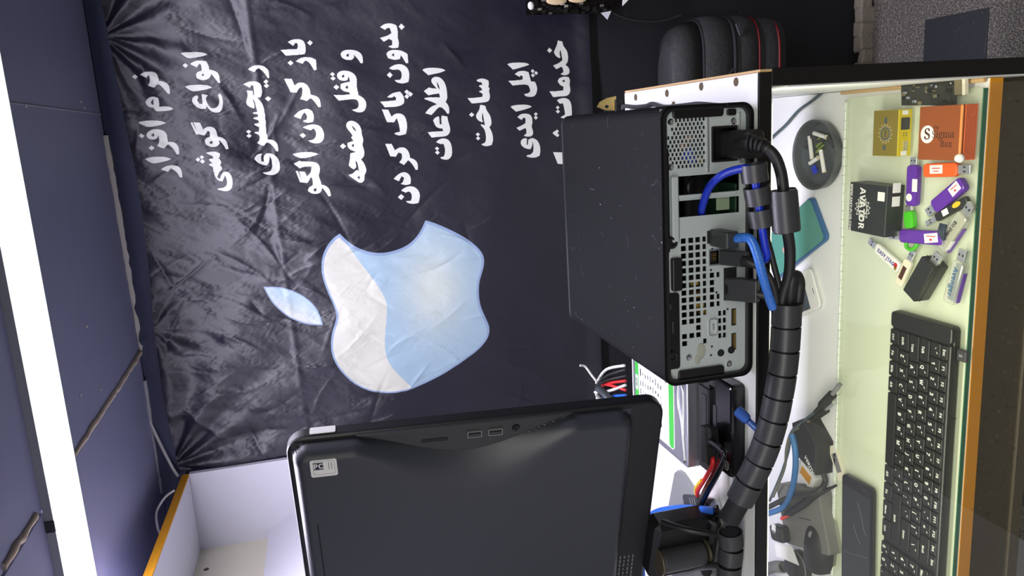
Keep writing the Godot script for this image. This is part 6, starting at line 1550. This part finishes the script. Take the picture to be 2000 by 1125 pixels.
func behind() -> void:
	# backpack hanging on the wall behind the counter
	var cloth := bumps(M("bag_cloth", rgb(52, 53, 54), 0.62), 0.04, 0.35, 7.0)
	var t := thing("backpack", "black backpack with red piping hanging on the wall behind the counter's right end", "backpack", Vector3(0.088, 0.282, -1.438))
	var panels := [[0.0, 0.062, 0.060, 0.100, 0.0], [0.062, 0.054, 0.066, 0.106, 0.0], [0.116, 0.064, 0.068, 0.106, 0.0], [0.180, 0.052, 0.056, 0.098, 0.0]]
	for q in panels:
		var s := shape()
		var seg := 36
		var rad := func(a: float) -> Vector2:
			return Vector2(signf(cos(a)) * pow(absf(cos(a)), 0.6) * q[3], signf(sin(a)) * pow(absf(sin(a)), 0.7) * q[2])
		for i in seg:
			for j in 8:
				var pp := []
				var nn := []
				for e in [[0, 0], [1, 0], [1, 1], [0, 1]]:
					var a: float = TAU * (i + e[0]) / seg
					var v: float = (j + e[1]) / 8.0
					var k := 0.94 + 0.06 * pow(sin(PI * clampf(v, 0.0, 1.0)), 0.45)
					if q[0] > 0.17:
						k = 0.55 + 0.45 * sqrt(maxf(0.0, 1.0 - v * v)) if v > 0.2 else 0.99
					var r: Vector2 = rad.call(a) * k
					pp.append(Vector3(r.x, q[0] + q[1] * v, r.y))
					nn.append(Vector3(cos(a) / q[3] * 0.08, (v - 0.5) * (1.1 if q[0] < 0.17 else 2.2), sin(a) / q[2] * 0.08).normalized())
				s.tri(pp[0], pp[1], pp[2], nn[0], nn[1], nn[2]); s.tri(pp[0], pp[2], pp[3], nn[0], nn[2], nn[3])
		if q[0] > 0.17:
			s.ball(Vector3(0, q[0] + q[1] - 0.004, 0), Vector3(q[3] * 0.66, 0.009, q[2] * 0.66), 20)
		put(s, "padded_panel", cloth, t)
	var edge := func(y: float, w: float, d: float, r: float, m: Material, called: String) -> void:
		var pts := []
		for i in 21:
			var a := PI * (0.0 + i / 20.0)
			pts.append(Vector3(signf(cos(a)) * pow(absf(cos(a)), 0.6) * w, y, pow(absf(sin(a)), 0.7) * d))
		put(shape().tube(pts, r, 6, 2), called, m, t)
	edge.call(0.016, 0.096, 0.059, 0.0028, M("piping_red", rgb(120, 12, 18), 0.5), "red_piping")
	edge.call(0.062, 0.101, 0.063, 0.0018, M("piping_red"), "red_piping")
	edge.call(0.116, 0.102, 0.066, 0.004, M("ink"), "zip")
	edge.call(0.180, 0.098, 0.062, 0.003, M("ink"), "zip")
	put(shape().box(Vector3(0.074, 0.108, 0.066), Vector3(0.024, 0.010, 0.004), 0.001, Basis(Vector3(0, 0, 1), 0.4)), "zip_pull", M("dark_grey"), t)
	put(shape().tube([Vector3(-0.09, 0.12, 0.05), Vector3(-0.04, 0.155, 0.075), Vector3(0.0, 0.130, 0.082)], 0.006, 8, 6, 0.4), "strap", M("bag_strap", rgb(30, 30, 32), 0.7), t)
	var inb: Vector3 = -t.position
	put(shape().tube([inb + Vector3(0.2012, 0.4669, -1.4600), inb + Vector3(0.1929, 0.5063, -1.4700), inb + Vector3(0.1974, 0.5564, -1.4800), inb + Vector3(0.2122, 0.5952, -1.4900), inb + Vector3(0.2326, 0.6140, -1.4950), inb + Vector3(0.2578, 0.6451, -1.4950)], 0.0030, 8, 5), "hanging_strap", M("black_matte"), t)
	put(shape().tube([inb + Vector3(0.2599, 0.6406, -1.5070), inb + Vector3(0.2570, 0.6480, -1.4900), inb + Vector3(0.2565, 0.6544, -1.4870)], 0.003, 8), "hook", M("bright_steel"), t)
	# brass hasp at the back of the desk
	var h := thing("brass_hasp", "small pointed brass hasp with keyhole standing behind the desk", "hasp", Vector3(0.0227, 0.8054, -1.0000))
	var pts := PackedVector2Array()
	for p in [Vector3(0.0229, 0.8231, -1.0000), Vector3(0.0294, 0.8192, -1.0000), Vector3(0.0343, 0.8087, -1.0000), Vector3(0.0363, 0.7954, -1.0000), Vector3(0.0167, 0.7945, -1.0000), Vector3(0.0176, 0.8115, -1.0000)]:
		pts.append(Vector2(p.x - h.position.x, p.y - h.position.y))
	put(shape().prism(pts, -0.001, 0.001, 0.0005), "plate", M("brass"), h)
	put(shape().ball(Vector3(0.0, 0.004, 0.001), Vector3(0.0022, 0.0030, 0.0006), 10), "keyhole", M("ink"), h)
	put(shape().box(Vector3(0.0, -0.006, 0.0012), Vector3(0.010, 0.0022, 0.0012), 0.0004), "rib", M("gold"), h)
	put(shape().box(Vector3(0.0, -0.036, 0.0), Vector3(0.018, 0.056, 0.006), 0.001), "strap", M("black_matte"), h)
	# thin stick along the monitor's far edge
	tag(put(shape().tube([Vector3(-0.3896, 0.8454, -0.9900), Vector3(-0.3892, 0.8795, -0.9900), Vector3(-0.3887, 0.9237, -0.9900), Vector3(-0.3918, 0.9688, -0.9900)], 0.0014, 6), "thin_rod", M("wire_cream")), "thin pale rod showing along the upper edge of the monitor", "rod")
	# shiny packet at the picture's edge
	var pk := thing("foil_packet", "glossy black and gold foil packet with white tips hanging by the banner's corner", "packet", Vector3(0.2328, 0.7035, -1.4200))
	var foil := M("foil_black", rgb(24, 22, 20), 0.16, 0.4)
	var fs := shape()
	var wv := noise(FastNoiseLite.TYPE_SIMPLEX_SMOOTH, 18.0, 2, 71)
	var A := 26
	for i in A:
		for j in A:
			for sd in [1.0, -1.0]:
				var q := []
				for e in [[0, 0], [1, 0], [1, 1], [0, 1]]:
					var x: float = float(i + e[0]) / A * 2 - 1
					var y: float = float(j + e[1]) / A * 2 - 1
					q.append(Vector3(x * 0.048 + 0.018, y * 0.092, sd * (0.020 * (1 - x * x) * (1 - y * y) + 0.006 * wv.get_noise_3d(x, y, sd) * (1 - x * x * y * y))))
				var nn: Vector3 = (q[1] - q[0]).cross(q[3] - q[0]).normalized() * sd
				fs.tri(q[0], q[1], q[2], nn, nn, nn); fs.tri(q[0], q[2], q[3], nn, nn, nn)
	put(fs, "packet_body", foil, pk)
	for q in [[0.010, 0.050, 0.020, 0.016, "gold"], [0.016, 0.010, 0.016, 0.030, "gold"], [-0.010, 0.040, 0.007, 0.020, "wire_cream"], [-0.008, 0.0, 0.006, 0.018, "wire_cream"], [0.004, -0.05, 0.010, 0.014, "red"]]:
		put(shape().ball(Vector3(q[0], q[1], 0.0215), Vector3(q[2], q[3], 0.0035), 12), "printed_patch", M(q[4]), pk)
	put(shape().ball(Vector3(0.2159, 0.7918, -1.4000) - pk.position, Vector3(0.0075, 0.006, 0.004), 10), "tip", M("paper"), pk)
	put(shape().prism(PackedVector2Array([Vector2(-0.010, 0), Vector2(0.002, 0.012), Vector2(0.005, -0.008)]), -0.001, 0.001, 0.0, Transform3D(Basis(), Vector3(0.1988, 0.6459, -1.4000) - pk.position)), "tip", M("white_side"), pk)
	put(shape().prism(PackedVector2Array([Vector2(-0.003, 0.010), Vector2(0.020, 0.008), Vector2(0.022, -0.018)]), -0.001, 0.001, 0.0, Transform3D(Basis(), Vector3(0.2090, 0.6218, -1.3600) - pk.position)), "tip", M("paper"), pk)
	# loose cables on the floor under the counter
	tag(put(shape().tube([Vector3(-0.6086, 0.0100, -1.0495), Vector3(-0.6363, 0.0120, -1.0496), Vector3(-0.6723, 0.0120, -1.0401), Vector3(-0.7034, 0.0120, -1.0416), Vector3(-0.7209, 0.0120, -1.0252)], 0.006, 8), "floor_cable", M("black_rubber")), "black cable coiled on the floor below the counter's front", "cable")
